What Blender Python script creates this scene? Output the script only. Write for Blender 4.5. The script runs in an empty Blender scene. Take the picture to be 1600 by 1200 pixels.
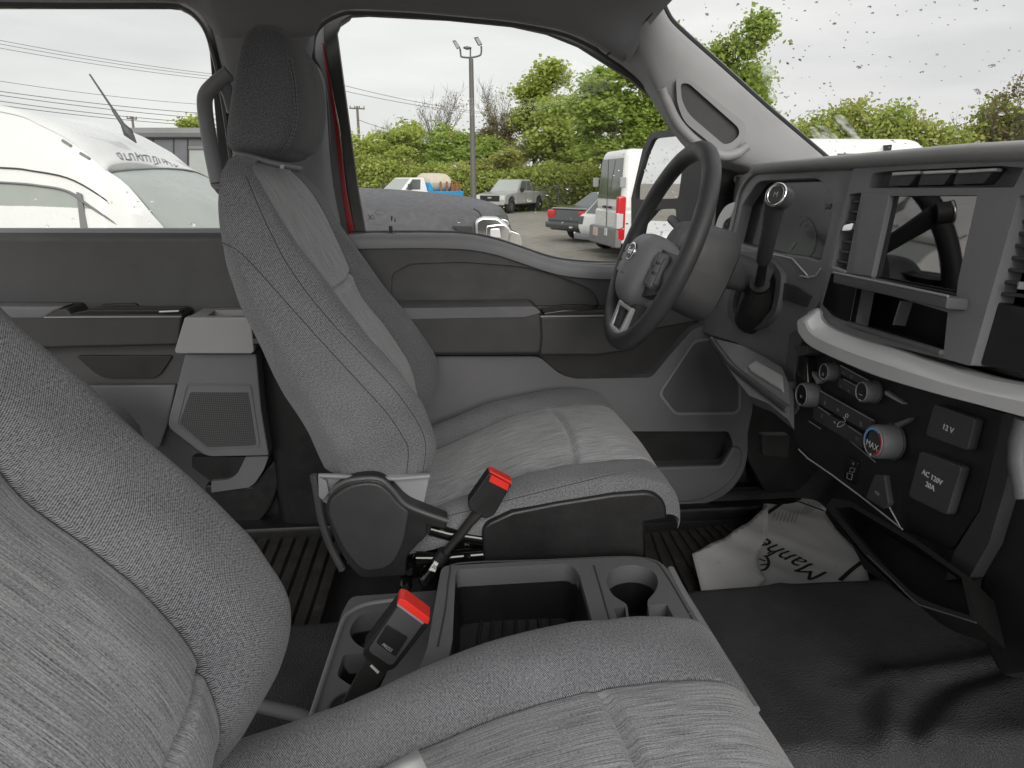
import bpy, bmesh, math, random
from mathutils import Vector as V, Matrix, noise
from mathutils.geometry import tessellate_polygon
from mathutils.bvhtree import BVHTree
random.seed(7)
R = math.radians
sc = bpy.context.scene
col = sc.collection

# ---------------------------------------------------------------- camera, sky, sun, exposure
# metres: X = forward in the truck, Y = towards the driver's door, Z = up, Z 0 = the parking lot
FPX = 1067.0
PITCH, YAW = R(16.45), R(5.55)
CAM = V((0.0, -0.80, 1.75))
ROT = Matrix.Rotation(-YAW, 3, 'Z') @ Matrix.Rotation(math.pi / 2 - PITCH, 3, 'X')
cd = bpy.data.cameras.new('camera')
cam = bpy.data.objects.new('camera', cd)
col.objects.link(cam)
cam.matrix_world = Matrix.Translation(CAM) @ ROT.to_4x4()
cd.sensor_width = 36
cd.lens = FPX / 1600 * 36
cd.clip_start = 0.02
cd.clip_end = 2000
sc.camera = cam

SUN_EL, SUN_AZ = R(25), R(176)
wd = bpy.data.worlds.new('World')
sc.world = wd
wd.use_nodes = True
nt = wd.node_tree
nt.nodes.clear()
def wn(t, **k):
    n = nt.nodes.new(t)
    for a, b in k.items():
        setattr(n, a, b)
    return n
sky = wn('ShaderNodeTexSky', sky_type='NISHITA', sun_disc=False, sun_elevation=SUN_EL, sun_rotation=SUN_AZ,
         air_density=1.0, dust_density=4.0, ozone_density=1.0)
tc = wn('ShaderNodeTexCoord')
mp = wn('ShaderNodeMapping')
mp.inputs['Scale'].default_value = (1.0, 1.0, 5.0)
ns = wn('ShaderNodeTexNoise')
ns.inputs['Scale'].default_value = 2.2
ns.inputs['Detail'].default_value = 5
ns.inputs['Roughness'].default_value = .5
rp_ = wn('ShaderNodeValToRGB')
rp_.color_ramp.elements[0].position = .3
rp_.color_ramp.elements[0].color = (5.9, 5.92, 5.95, 1)
rp_.color_ramp.elements[1].position = .72
rp_.color_ramp.elements[1].color = (8.3, 8.2, 7.95, 1)
mx = wn('ShaderNodeMixRGB')
mx.inputs[0].default_value = .95
bg = wn('ShaderNodeBackground')
bg.inputs['Strength'].default_value = .0565
wo = wn('ShaderNodeOutputWorld')
L = nt.links.new
L(tc.outputs['Generated'], mp.inputs['Vector'])
L(mp.outputs[0], ns.inputs['Vector'])
L(ns.outputs['Fac'], rp_.inputs[0])
L(sky.outputs[0], mx.inputs[1])
L(rp_.outputs[0], mx.inputs[2])
L(mx.outputs[0], bg.inputs['Color'])
L(bg.outputs[0], wo.inputs['Surface'])

ld = bpy.data.lights.new('sun', 'SUN')
ld.energy = 1.1
ld.angle = R(40)
ld.color = (1, .97, .92)
sun = bpy.data.objects.new('sun', ld)
col.objects.link(sun)
_sd = V((math.sin(SUN_AZ) * math.cos(SUN_EL), math.cos(SUN_AZ) * math.cos(SUN_EL), math.sin(SUN_EL)))
sun.rotation_euler = _sd.to_track_quat('Z', 'Y').to_euler()

sc.view_settings.view_transform = 'Standard'
sc.view_settings.look = 'None'
sc.view_settings.gamma = 1
sc.view_settings.exposure = 1.15
sc.render.engine = 'CYCLES'
cy = sc.cycles
cy.use_denoising = True
cy.max_bounces = 8
cy.diffuse_bounces = 4
cy.glossy_bounces = 4
cy.transparent_max_bounces = 16
cy.caustics_reflective = False
cy.caustics_refractive = False

# ---------------------------------------------------------------- measuring the photograph: a sight line meets a real plane
def ray(px, py):
    return ROT @ V(((px - 800) / FPX, (600 - py) / FPX, -1.0))
def on_y(px, py, y):
    d = ray(px, py)
    return CAM + d * ((y - CAM.y) / d.y)
def on_z(px, py, z):
    d = ray(px, py)
    return CAM + d * ((z - CAM.z) / d.z)
def on_x(px, py, x):
    d = ray(px, py)
    return CAM + d * ((x - CAM.x) / d.x)
def on_pl(px, py, p, n):
    d = ray(px, py)
    return CAM + d * ((V(p) - CAM).dot(V(n)) / d.dot(V(n)))

# ---------------------------------------------------------------- materials
def new_mat(name):
    m = bpy.data.materials.new(name)
    m.use_nodes = True
    t = m.node_tree
    b = t.nodes['Principled BSDF']
    def N(ty, **k):
        n = t.nodes.new(ty)
        for a, v in k.items():
            if a in n.inputs:
                n.inputs[a].default_value = v
            else:
                setattr(n, a, v)
        return n
    return m, t, b, N
def c4(c):
    if isinstance(c, (int, float)):
        c = (c, c, c)
    return (c[0], c[1], c[2], 1)
def pmat(name, c, rough=.5, spec=.5, metal=0., grain=None, var=0.15, vscale=6., coat=0., dirt=None):
    m, t, b, N = new_mat(name)
    b.inputs['Specular IOR Level'].default_value = spec
    b.inputs['Metallic'].default_value = metal
    b.inputs['Coat Weight'].default_value = coat
    b.inputs['Coat Roughness'].default_value = .06
    tcn = N('ShaderNodeTexCoord')
    n1 = N('ShaderNodeTexNoise', Scale=vscale, Detail=4.)
    t.links.new(tcn.outputs['Object'], n1.inputs['Vector'])
    r = N('ShaderNodeValToRGB')
    c = c4(c)
    r.color_ramp.elements[0].position = .3
    r.color_ramp.elements[1].position = .7
    r.color_ramp.elements[0].color = c4([x * (1 - var) for x in c[:3]])
    r.color_ramp.elements[1].color = c4([x * (1 + var) for x in c[:3]])
    t.links.new(n1.outputs['Fac'], r.inputs[0])
    out = r.outputs[0]
    if dirt:
        n2 = N('ShaderNodeTexNoise', Scale=dirt[0], Detail=8., Roughness=.7)
        t.links.new(tcn.outputs['Object'], n2.inputs['Vector'])
        r2 = N('ShaderNodeValToRGB')
        r2.color_ramp.elements[0].position = dirt[1]
        r2.color_ramp.elements[1].position = min(1, dirt[1] + .2)
        t.links.new(n2.outputs['Fac'], r2.inputs[0])
        mxn = N('ShaderNodeMixRGB')
        mxn.inputs[2].default_value = c4(dirt[2])
        t.links.new(r2.outputs[0], mxn.inputs[0])
        t.links.new(out, mxn.inputs[1])
        out = mxn.outputs[0]
    t.links.new(out, b.inputs['Base Color'])
    b.inputs['Roughness'].default_value = rough
    if rough > .25:
        n5 = N('ShaderNodeTexNoise', Scale=17., Detail=7., Roughness=.7)
        t.links.new(tcn.outputs['Object'], n5.inputs['Vector'])
        mr = N('ShaderNodeMapRange')
        mr.inputs['From Min'].default_value, mr.inputs['From Max'].default_value = .3, .7
        mr.inputs['To Min'].default_value, mr.inputs['To Max'].default_value = max(.1, rough - .13), min(1, rough + .13)
        t.links.new(n5.outputs['Fac'], mr.inputs['Value'])
        t.links.new(mr.outputs[0], b.inputs['Roughness'])
    if grain:
        n3 = N('ShaderNodeTexVoronoi', Scale=grain[0])
        t.links.new(tcn.outputs['Object'], n3.inputs['Vector'])
        bp = N('ShaderNodeBump', Strength=grain[1], Distance=grain[2] if len(grain) > 2 else .0006)
        t.links.new(n3.outputs['Distance'], bp.inputs['Height'])
        t.links.new(bp.outputs[0], b.inputs['Normal'])
    return m
def glass_mat(name, tint=(.97, .98, .97), refl=.04, graze=.5):
    m, t, b, N = new_mat(name)
    t.nodes.remove(b)
    o = t.nodes['Material Output']
    tr = N('ShaderNodeBsdfTransparent')
    tr.inputs[0].default_value = c4(tint)
    gl = N('ShaderNodeBsdfGlossy')
    gl.inputs['Roughness'].default_value = .01
    lw = N('ShaderNodeLayerWeight', Blend=.5)
    pw = N('ShaderNodeMath', operation='POWER')
    pw.inputs[1].default_value = 5.
    ma = N('ShaderNodeMath', operation='MULTIPLY_ADD')
    ma.inputs[1].default_value = graze
    ma.inputs[2].default_value = refl
    mixn = N('ShaderNodeMixShader')
    t.links.new(lw.outputs['Facing'], pw.inputs[0])
    t.links.new(pw.outputs[0], ma.inputs[0])
    t.links.new(ma.outputs[0], mixn.inputs[0])
    t.links.new(tr.outputs[0], mixn.inputs[1])
    t.links.new(gl.outputs[0], mixn.inputs[2])
    t.links.new(mixn.outputs[0], o.inputs[0])
    return m
def weave_mat(name, lo, hi, period, bump=.5, tint=(1, 1, 1)):
    # woven cloth from the metric UVs of the upholstery: threads over and under, with slubs
    m, t, b, N = new_mat(name)
    b.inputs['Roughness'].default_value = .9
    b.inputs['Specular IOR Level'].default_value = .2
    b.inputs['Sheen Weight'].default_value = .15
    uv = N('ShaderNodeUVMap')
    sx = N('ShaderNodeSeparateXYZ')
    t.links.new(uv.outputs[0], sx.inputs[0])
    w = 2 * math.pi / period
    def sn(sock, k, off=None):
        a = N('ShaderNodeMath', operation='MULTIPLY')
        a.inputs[1].default_value = k
        t.links.new(sock, a.inputs[0])
        if off is not None:
            ad = N('ShaderNodeMath', operation='ADD')
            t.links.new(a.outputs[0], ad.inputs[0])
            t.links.new(off, ad.inputs[1])
            a = ad
        s = N('ShaderNodeMath', operation='SINE')
        t.links.new(a.outputs[0], s.inputs[0])
        return s.outputs[0]
    nz = N('ShaderNodeTexNoise', Scale=60., Detail=3.)
    t.links.new(uv.outputs[0], nz.inputs['Vector'])
    nm = N('ShaderNodeMath', operation='MULTIPLY')
    nm.inputs[1].default_value = 3.
    t.links.new(nz.outputs['Fac'], nm.inputs[0])
    a = sn(sx.outputs[0], w * .8, nm.outputs[0])
    c = sn(sx.outputs[1], w, nm.outputs[0])
    pr = N('ShaderNodeMath', operation='MULTIPLY')
    t.links.new(a, pr.inputs[0])
    t.links.new(c, pr.inputs[1])
    n2 = N('ShaderNodeTexNoise', Scale=420., Detail=2.)
    t.links.new(uv.outputs[0], n2.inputs['Vector'])
    ad = N('ShaderNodeMath', operation='MULTIPLY_ADD')
    ad.inputs[1].default_value = .42
    t.links.new(pr.outputs[0], ad.inputs[0])
    t.links.new(n2.outputs['Fac'], ad.inputs[2])
    n3 = N('ShaderNodeTexNoise', Scale=9., Detail=3.)
    t.links.new(uv.outputs[0], n3.inputs['Vector'])
    ad2 = N('ShaderNodeMath', operation='MULTIPLY_ADD')
    ad2.inputs[1].default_value = .35
    t.links.new(n3.outputs['Fac'], ad2.inputs[0])
    t.links.new(ad.outputs[0], ad2.inputs[2])
    r = N('ShaderNodeValToRGB')
    r.color_ramp.elements[0].position = .36
    r.color_ramp.elements[1].position = .98
    r.color_ramp.elements[0].color = c4([lo * x for x in tint])
    r.color_ramp.elements[1].color = c4([hi * x for x in tint])
    t.links.new(ad2.outputs[0], r.inputs[0])
    t.links.new(r.outputs[0], b.inputs['Base Color'])
    bp = N('ShaderNodeBump', Strength=bump, Distance=.0007)
    t.links.new(ad.outputs[0], bp.inputs['Height'])
    t.links.new(bp.outputs[0], b.inputs['Normal'])
    return m
def streak_mat(name, lo, hi, tint=(1, 1, 1)):
    # melange cloth: fine dark and light threads running along the seat (UV y)
    m, t, b, N = new_mat(name)
    b.inputs['Roughness'].default_value = .92
    b.inputs['Specular IOR Level'].default_value = .2
    b.inputs['Sheen Weight'].default_value = .15
    uv = N('ShaderNodeUVMap')
    def lay(sx_, sy_, det):
        mpn = N('ShaderNodeMapping')
        mpn.inputs['Scale'].default_value = (sx_, sy_, 1)
        t.links.new(uv.outputs[0], mpn.inputs['Vector'])
        n = N('ShaderNodeTexNoise', Scale=1., Detail=det, Roughness=.6)
        t.links.new(mpn.outputs[0], n.inputs['Vector'])
        return n.outputs['Fac']
    a, c, d = lay(620, 15, 2.), lay(1100, 420, 1.), lay(950, 26, 2.)
    s1 = N('ShaderNodeMath', operation='ADD')
    t.links.new(a, s1.inputs[0])
    t.links.new(d, s1.inputs[1])
    s2 = N('ShaderNodeMath', operation='ADD')
    t.links.new(s1.outputs[0], s2.inputs[0])
    t.links.new(c, s2.inputs[1])
    dv = N('ShaderNodeMath', operation='DIVIDE')
    dv.inputs[1].default_value = 3.
    t.links.new(s2.outputs[0], dv.inputs[0])
    r = N('ShaderNodeValToRGB')
    r.color_ramp.elements[0].position = .37
    r.color_ramp.elements[1].position = .63
    r.color_ramp.elements[0].color = c4([lo * x for x in tint])
    r.color_ramp.elements[1].color = c4([hi * x for x in tint])
    t.links.new(dv.outputs[0], r.inputs[0])
    t.links.new(r.outputs[0], b.inputs['Base Color'])
    bp = N('ShaderNodeBump', Strength=.5, Distance=.0006)
    t.links.new(dv.outputs[0], bp.inputs['Height'])
    t.links.new(bp.outputs[0], b.inputs['Normal'])
    return m
def mesh_grille_mat(name, base, hole, period):
    # perforated speaker grille: holes about a millimetre wide
    m, t, b, N = new_mat(name)
    b.inputs['Roughness'].default_value = .6
    tcn = N('ShaderNodeTexCoord')
    vo = N('ShaderNodeTexVoronoi', Scale=1 / period, Randomness=0.)
    t.links.new(tcn.outputs['Object'], vo.inputs['Vector'])
    r = N('ShaderNodeValToRGB')
    r.color_ramp.elements[0].position = .3
    r.color_ramp.elements[1].position = .45
    r.color_ramp.elements[0].color = c4(hole)
    r.color_ramp.elements[1].color = c4(base)
    t.links.new(vo.outputs['Distance'], r.inputs[0])
    t.links.new(r.outputs[0], b.inputs['Base Color'])
    bp = N('ShaderNodeBump', Strength=.6, Distance=.0008)
    t.links.new(vo.outputs['Distance'], bp.inputs['Height'])
    t.links.new(bp.outputs[0], b.inputs['Normal'])
    return m
COOL = (.97, .98, 1.04)
def cool(v):
    return tuple(v * x for x in COOL)
M = {}
M['weave'] = weave_mat('woven_grey_cloth', .022, .29, .0020, tint=(.96, .975, 1.05))
M['weave_shaded'] = weave_mat('shaded_woven_cloth', .026, .18, .0020, tint=(.96, .975, 1.05))  # same cloth as weave, darkened for the headrest's shaded side
M['streak'] = streak_mat('melange_cloth', .10, .56, tint=(.97, .98, 1.02))
M['skirt'] = pmat('grey_vinyl_skirt', cool(.25), .6)
M['plas'] = pmat('charcoal_plastic', cool(.135), .5, grain=(900., .35), var=.08)
M['plas_dk'] = pmat('dark_plastic', cool(.06), .5, grain=(900., .35), var=.1)
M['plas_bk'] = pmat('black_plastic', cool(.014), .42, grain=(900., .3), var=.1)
M['cover'] = pmat('recliner_plastic', cool(.036), .5, grain=(900., .35), var=.1)
M['door_lt'] = pmat('door_grey_plastic', cool(.155), .5, grain=(900., .35), var=.06)
M['bin_black'] = pmat('matt_black_bin', .007, .6, .3)
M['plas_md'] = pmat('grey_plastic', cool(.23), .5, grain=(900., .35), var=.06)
M['plas_lt'] = pmat('light_grey_plastic', (.31, .31, .315), .5, grain=(900., .25), var=.05)
M['head'] = pmat('headliner_cloth', cool(.25), .9, .2, grain=(1500., .3), var=.05)
M['silver'] = pmat('satin_silver_trim', (.64, .645, .65), .38, .6, metal=.25, var=.03)
M['chrome'] = pmat('chrome', .85, .12, metal=1., var=.02)
M['gloss'] = pmat('gloss_black', .006, .05, .6, var=.05)
M['mirror_screen'] = pmat('reflective_screen', (.16, .155, .155), .03, metal=1., var=0)
M['gloss2'] = pmat('piano_black', .012, .16, .5, var=.05)
M['rubber'] = pmat('black_rubber', .02, .6, var=.2, grain=(500., .4))
M['vinyl'] = pmat('black_floor_vinyl', (.042, .042, .045), .58, .35, grain=(460., .9, .0014), var=.25, vscale=14., dirt=(9., .66, (.075, .07, .064)))
M['mat'] = pmat('dusty_rubber_mat', (.036, .034, .031), .6, var=.3, vscale=20., dirt=(25., .55, (.1, .092, .08)))
M['leather'] = pmat('black_wheel_rim', cool(.05), .48, .4, grain=(1200., .4), var=.1)
M['red'] = pmat('red_release_button', (.72, .03, .02), .4, var=.05)
M['red_paint'] = pmat('red_car_paint', (.30, .006, .012), .25, var=.05, coat=.5)
M['white_mark'] = pmat('white_print', .7, .6, var=.02)
M['grey_mark'] = pmat('grey_print', .3, .6, var=.02)
M['black_ink'] = pmat('black_ink', .03, .7, var=.1)
M['paper'] = pmat('dirty_white_paper', (.88, .88, .88), .8, .2, var=.05, vscale=8., dirt=(26., .62, (.36, .33, .28)))
M['white_paper'] = pmat('white_paper', .75, .7, .2, var=.02)
M['window'] = glass_mat('window_glass', (.97, .98, .975), .004, .3)
M['screen_glass'] = glass_mat('windshield_glass', (.97, .975, .97), .004, .2)
M['grille'] = mesh_grille_mat('speaker_mesh', cool(.085), cool(.012), .0042)
M['web'] = pmat('belt_webbing', .018, .8, var=.2, grain=(600., .5))
M['thread'] = pmat('light_thread', .2, .9, var=.1)
M['seam'] = pmat('dark_seam', .05, .9)

# ---------------------------------------------------------------- objects and meshes
def thing(name, label, cat, loc=(0, 0, 0), group=None):
    o = bpy.data.objects.new(name, None)
    o.empty_display_size = .1
    col.objects.link(o)
    o.location = loc
    tag(o, label, cat, group)
    return o
def tag(o, label=None, cat=None, group=None, kind=None):
    if label: o['label'] = label
    if cat: o['category'] = cat
    if group: o['group'] = group
    if kind: o['kind'] = kind
    return o
def link(name, data, par=None):
    o = bpy.data.objects.new(name, data)
    col.objects.link(o)
    if par is not None:
        o.parent = par
        if par.type == 'EMPTY':
            o.matrix_parent_inverse = Matrix.Translation(-par.location)
    return o
def finish(name, bm, mat, par=None, ang=38, bev=0, seg=2, wnm=False, dissolve=False):
    bmesh.ops.recalc_face_normals(bm, faces=bm.faces)
    if dissolve:
        bmesh.ops.dissolve_limit(bm, angle_limit=R(1), verts=bm.verts, edges=bm.edges)
    if bev:
        es = [e for e in bm.edges if len(e.link_faces) == 2 and e.calc_face_angle(0) > R(32)]
        bmesh.ops.bevel(bm, geom=es, offset=bev, segments=seg, profile=.5, affect='EDGES', clamp_overlap=True)
    for f in bm.faces:
        f.smooth = True
    for e in bm.edges:
        e.smooth = not (len(e.link_faces) == 2 and e.calc_face_angle(0) > R(ang))
    me = bpy.data.meshes.new(name)
    bm.to_mesh(me)
    bm.free()
    if isinstance(mat, str):
        mat = M[mat]
    me.materials.append(mat)
    o = link(name, me, par)
    if wnm or bev:
        w = o.modifiers.new('weighted', 'WEIGHTED_NORMAL')
        w.keep_sharp = True
    return o
def mk(name, vs, fs, mat, par=None, **k):
    bm = bmesh.new()
    bv = [bm.verts.new(v) for v in vs]
    for f in fs:
        try:
            bm.faces.new([bv[i] for i in f])
        except ValueError:
            pass
    return finish(name, bm, mat, par, **k)
def rnd(pts, n=4):
    """2-D polygon with rounded corners: items are (x, y) or (x, y, radius)"""
    out = []
    N_ = len(pts)
    for i, p in enumerate(pts):
        q = V(p[:2])
        r = p[2] if len(p) > 2 else 0
        if not r:
            out.append(q)
            continue
        a, b = V(pts[i - 1][:2]), V(pts[(i + 1) % N_][:2])
        da, db = (a - q), (b - q)
        ra, rb = min(r, da.length * .48), min(r, db.length * .48)
        s, e = q + da.normalized() * ra, q + db.normalized() * rb
        for k in range(n + 1):
            t_ = k / n
            out.append(s * (1 - t_) ** 2 + q * (2 * t_ * (1 - t_)) + e * t_ ** 2)
    return out
def plate_bm(bm, loops, dep):
    dep = V(dep)
    flat = [V(p) for lp in loops for p in lp]
    fr = [bm.verts.new(p) for p in flat]
    bk = [bm.verts.new(p + dep) for p in flat]
    for t in tessellate_polygon([[V(p) for p in lp] for lp in loops]):
        try:
            bm.faces.new([fr[i] for i in t])
            bm.faces.new([bk[i] for i in reversed(t)])
        except ValueError:
            pass
    k = 0
    for lp in loops:
        n = len(lp)
        for i in range(n):
            a, b = k + i, k + (i + 1) % n
            try:
                bm.faces.new([fr[a], fr[b], bk[b], bk[a]])
            except ValueError:
                pass
        k += n
def plate(name, loops, dep, mat, par=None, bev=.003, seg=2, **k):
    bm = bmesh.new()
    plate_bm(bm, loops, dep)
    return finish(name, bm, mat, par, bev=bev, seg=seg, dissolve=True, **k)
def grid(name, rows, mat, par=None, closed=False, uvrot=False, keep=None, uvrows=None, **k):
    """a surface through rows of points, UVs in metres (u across a row, v along the rows)"""
    nr, nc = len(rows), len(rows[0])
    mid = nc // 2
    ur = uvrows or rows
    vv = [0.]
    for i in range(1, nr):
        vv.append(vv[-1] + (ur[i][mid] - ur[i - 1][mid]).length)
    bm = bmesh.new()
    g = [[bm.verts.new(p) for p in r] for r in rows]
    uvd = {}
    for i, r in enumerate(ur):
        acc = [0.]
        for j in range(1, nc):
            acc.append(acc[-1] + (r[j] - r[j - 1]).length)
        c0 = acc[mid]
        for j in range(nc):
            uvd[g[i][j]] = (acc[j] - c0, vv[i])
    cc = nc if closed else nc - 1
    for i in range(nr - 1):
        for j in range(cc):
            if keep and not keep(i, j):
                continue
            q = [g[i][j], g[i][(j + 1) % nc], g[i + 1][(j + 1) % nc], g[i + 1][j]]
            try:
                bm.faces.new(q)
            except ValueError:
                pass
    bmesh.ops.delete(bm, geom=[v for v in bm.verts if not v.link_faces], context='VERTS')
    lay = bm.loops.layers.uv.new('UVMap')
    for f in bm.faces:
        for l in f.loops:
            u, v = uvd[l.vert]
            l[lay].uv = (v, u) if uvrot else (u, v)
    return finish(name, bm, mat, par, **k)
def tube_bm(bm, pts, r, n=10, closed=False, caps=True, flat=1.0, up=None):
    pts = [V(p) for p in pts]
    m = len(pts)
    rs = r if isinstance(r, (list, tuple)) else [r] * m
    rings = []
    prev = None
    for i, p in enumerate(pts):
        if closed:
            t = pts[(i + 1) % m] - pts[i - 1]
        else:
            t = pts[min(i + 1, m - 1)] - pts[max(i - 1, 0)]
        t.normalize()
        if prev is None:
            a = V(up) if up else (V((0, 0, 1)) if abs(t.z) < .9 else V((1, 0, 0)))
        else:
            a = prev
        a = (a - t * a.dot(t)).normalized()
        prev = a
        b = t.cross(a)
        rings.append([bm.verts.new(p + (a * math.cos(2 * math.pi * k / n) * flat + b * math.sin(2 * math.pi * k / n)) * rs[i]) for k in range(n)])
    for i in range(m if closed else m - 1):
        A, B = rings[i], rings[(i + 1) % m]
        for k in range(n):
            bm.faces.new([A[k], A[(k + 1) % n], B[(k + 1) % n], B[k]])
    if caps and not closed:
        bm.faces.new(rings[0][::-1])
        bm.faces.new(rings[-1])
def tube(name, pts, r, mat, par=None, n=10, closed=False, flat=1.0, up=None, **k):
    bm = bmesh.new()
    tube_bm(bm, pts, r, n, closed, flat=flat, up=up)
    return finish(name, bm, mat, par, **k)
def crom(pts, n=6, closed=False):
    """Catmull-Rom through points (any dimension)"""
    pts = [V(p) for p in pts]
    m = len(pts)
    out = []
    for i in range(m if closed else m - 1):
        if closed:
            p0, p1, p2, p3 = pts[i - 1], pts[i], pts[(i + 1) % m], pts[(i + 2) % m]
        else:
            p1, p2 = pts[i], pts[i + 1]
            p0 = pts[i - 1] if i else p1 * 2 - p2
            p3 = pts[i + 2] if i + 2 < m else p2 * 2 - p1
        for k in range(n):
            t = k / n
            out.append(.5 * ((2 * p1) + (p2 - p0) * t + (2 * p0 - 5 * p1 + 4 * p2 - p3) * t * t + (3 * p1 - p0 - 3 * p2 + p3) * t ** 3))
    if not closed:
        out.append(pts[-1])
    return out
def box_bm(bm, c, s, rot=None):
    mtx = Matrix.Translation(V(c)) @ (rot.to_4x4() if rot else Matrix.Identity(4)) @ Matrix.Diagonal(V((s[0], s[1], s[2], 1)))
    return bmesh.ops.create_cube(bm, size=1, matrix=mtx)
def box(name, c, s, mat, par=None, rot=None, bev=.004, **k):
    bm = bmesh.new()
    box_bm(bm, c, s, rot)
    return finish(name, bm, mat, par, bev=bev, **k)
def prism(name, xz, y0, y1, mat, par=None, bev=.004, **k):
    return plate(name, [[V((x, y0, z)) for x, z in xz]], (0, y1 - y0, 0), mat, par, bev=bev, **k)
def text(name, s, p, ex, ey, size, mat, par=None, align='CENTER', shear=0., ext=.0003, bold=0.):
    cu = bpy.data.curves.new(name, 'FONT')
    cu.body = s
    cu.size = size
    cu.align_x = align
    cu.align_y = 'CENTER'
    cu.extrude = ext
    cu.shear = shear
    cu.offset = bold
    cu.resolution_u = 3
    tmp = bpy.data.objects.new(name, cu)
    col.objects.link(tmp)
    me = bpy.data.meshes.new_from_object(tmp.evaluated_get(bpy.context.evaluated_depsgraph_get()))
    bpy.data.objects.remove(tmp)
    me.name = name
    me.materials.clear()
    me.materials.append(M[mat] if isinstance(mat, str) else mat)
    ex = V(ex).normalized()
    ey = (V(ey) - ex * V(ey).dot(ex)).normalized()
    me.transform(Matrix.Translation(V(p)) @ Matrix((ex, ey, ex.cross(ey))).transposed().to_4x4())
    return link(name, me, par)
# ================================================================ the setting: ground, cab floor
GP = lambda pts, y: [on_y(a, b, y) for a, b in pts]
def gp_r(pts, y, n=4):
    return [on_y(p.x, p.y, y) for p in rnd(pts, n)]
def gmat():
    m, t, b, N = new_mat('gravel_lot')
    b.inputs['Roughness'].default_value = .9
    tcn = N('ShaderNodeTexCoord')
    outs = []
    for s, d in ((.12, 6.), (2.5, 8.), (30., 4.)):
        n = N('ShaderNodeTexNoise', Scale=s, Detail=d, Roughness=.65)
        t.links.new(tcn.outputs['Object'], n.inputs['Vector'])
        outs.append(n.outputs['Fac'])
    r = N('ShaderNodeValToRGB')
    e = r.color_ramp.elements
    e[0].position, e[1].position = .36, .62
    e[0].color, e[1].color = (.17, .165, .155, 1), (.36, .325, .275, 1)
    a = N('ShaderNodeMath', operation='ADD')
    t.links.new(outs[0], a.inputs[0])
    t.links.new(outs[1], a.inputs[1])
    h = N('ShaderNodeMath', operation='MULTIPLY')
    h.inputs[1].default_value = .5
    t.links.new(a.outputs[0], h.inputs[0])
    t.links.new(h.outputs[0], r.inputs[0])
    mu = N('ShaderNodeMixRGB', blend_type='OVERLAY')
    mu.inputs[0].default_value = .7
    t.links.new(r.outputs[0], mu.inputs[1])
    t.links.new(outs[2], mu.inputs[2])
    t.links.new(mu.outputs[0], b.inputs['Base Color'])
    bp = N('ShaderNodeBump', Strength=.6, Distance=.03)
    t.links.new(outs[2], bp.inputs['Height'])
    t.links.new(bp.outputs[0], b.inputs['Normal'])
    return m
rows = [[V((x, y, 0)) for x in (-900, -60, -10, 30, 90, 900)] for y in (-300, -20, 0, 30, 80, 900)]
tag(grid('ground', rows, gmat()), 'pale gravel and worn asphalt of the parking lot', kind='structure')

# ---- cab floor: one vinyl sheet over footwells and tunnel
def sst(a, b, x):
    t = max(0, min(1, (x - a) / (b - a)))
    return t * t * (3 - 2 * t)
RIDGES = []
def add_ridge(px, h, w, z):
    RIDGES.append(([on_z(a, b, z) for a, b in px], h, w))
add_ridge([(1330, 1100), (1400, 1082), (1480, 1068), (1560, 1050)], .011, .020, 1.07)
add_ridge([(1390, 1165), (1385, 1130), (1400, 1095)], .011, .020, 1.07)
add_ridge([(1455, 1200), (1465, 1150), (1510, 1115), (1590, 1085)], .012, .026, 1.06)
add_ridge([(1215, 925), (1255, 975), (1300, 1060), (1335, 1140)], .004, .02, 1.08)
add_ridge([(1340, 1230), (1345, 1150), (1330, 1100)], -.014, .03, 1.07)
add_ridge([(1420, 1230), (1425, 1150), (1480, 1095), (1560, 1068)], -.011, .018, 1.07)
add_ridge([(1060, 930), (1110, 990), (1180, 1080), (1240, 1170)], -.004, .012, 1.08)
def dseg(p, a, b):
    d = b - a
    t = max(0, min(1, (p - a).dot(d) / d.dot(d)))
    return (p - a - d * t).length
def floor_z(x, y):
    z = .93
    z += .142 * (1 - sst(.165, .255, abs(y)))
    z += .02 * sst(-.25, .1, x)
    z += .45 * sst(.86, 1.12, x)
    z += .05 * sst(.66, .72, abs(y))
    z += .012 * noise.noise(V((x * 3, y * 3, 4))) * (1 - sst(.2, .3, abs(y)))
    p = V((x, y))
    for pl, h, w in RIDGES:
        d = min(dseg(p, V(pl[i][:2]), V(pl[i + 1][:2])) for i in range(len(pl) - 1))
        if d < w * 2.2:
            z += h * math.exp(-(d / w) ** 2 * 1.3)
    return z
NX, NY = 220, 160
rows = [[V((-1.2 + 2.35 * i / NX, y, floor_z(-1.2 + 2.35 * i / NX, y))) for i in range(NX + 1)]
        for y in [-.76 + 1.5 * j / NY for j in range(NY + 1)]]
tag(grid('floor', rows, 'vinyl', ang=60), 'black pebbled vinyl floor of the truck cab', kind='structure')

# ---- ridged rubber mats
def ribbed_mat(name, label, outline, lines, z, w=.016, h=.008):
    base = [on_z(p.x, p.y, z) for p in rnd(outline)]
    c = sum(base, V()) / len(base)
    t = thing(name, label, 'floor mat', (c.x, c.y, z - .004))
    plate('mat_base', [base], (0, 0, -.004), 'mat', t, bev=.0015, seg=1)
    for a, b in lines:
        p, q = on_z(*a, z), on_z(*b, z)
        d = (q - p).normalized()
        s = V((-d.y, d.x, 0)) * w / 2
        bm = bmesh.new()
        plate_bm(bm, [[p + s + V((0, 0, h)), p - s + V((0, 0, h)), q - s + V((0, 0, h)), q + s + V((0, 0, h))]], (0, 0, -h))
        finish('rib', bm, 'mat', t, bev=.002, seg=1)
    return t
L1 = []
for k in range(8):
    x0, x1 = 400 + k * 19, 322 + k * 24.5
    L1.append(((x0 + 0, 828 + k * 2), (x1 - 20, 1040)))
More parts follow.
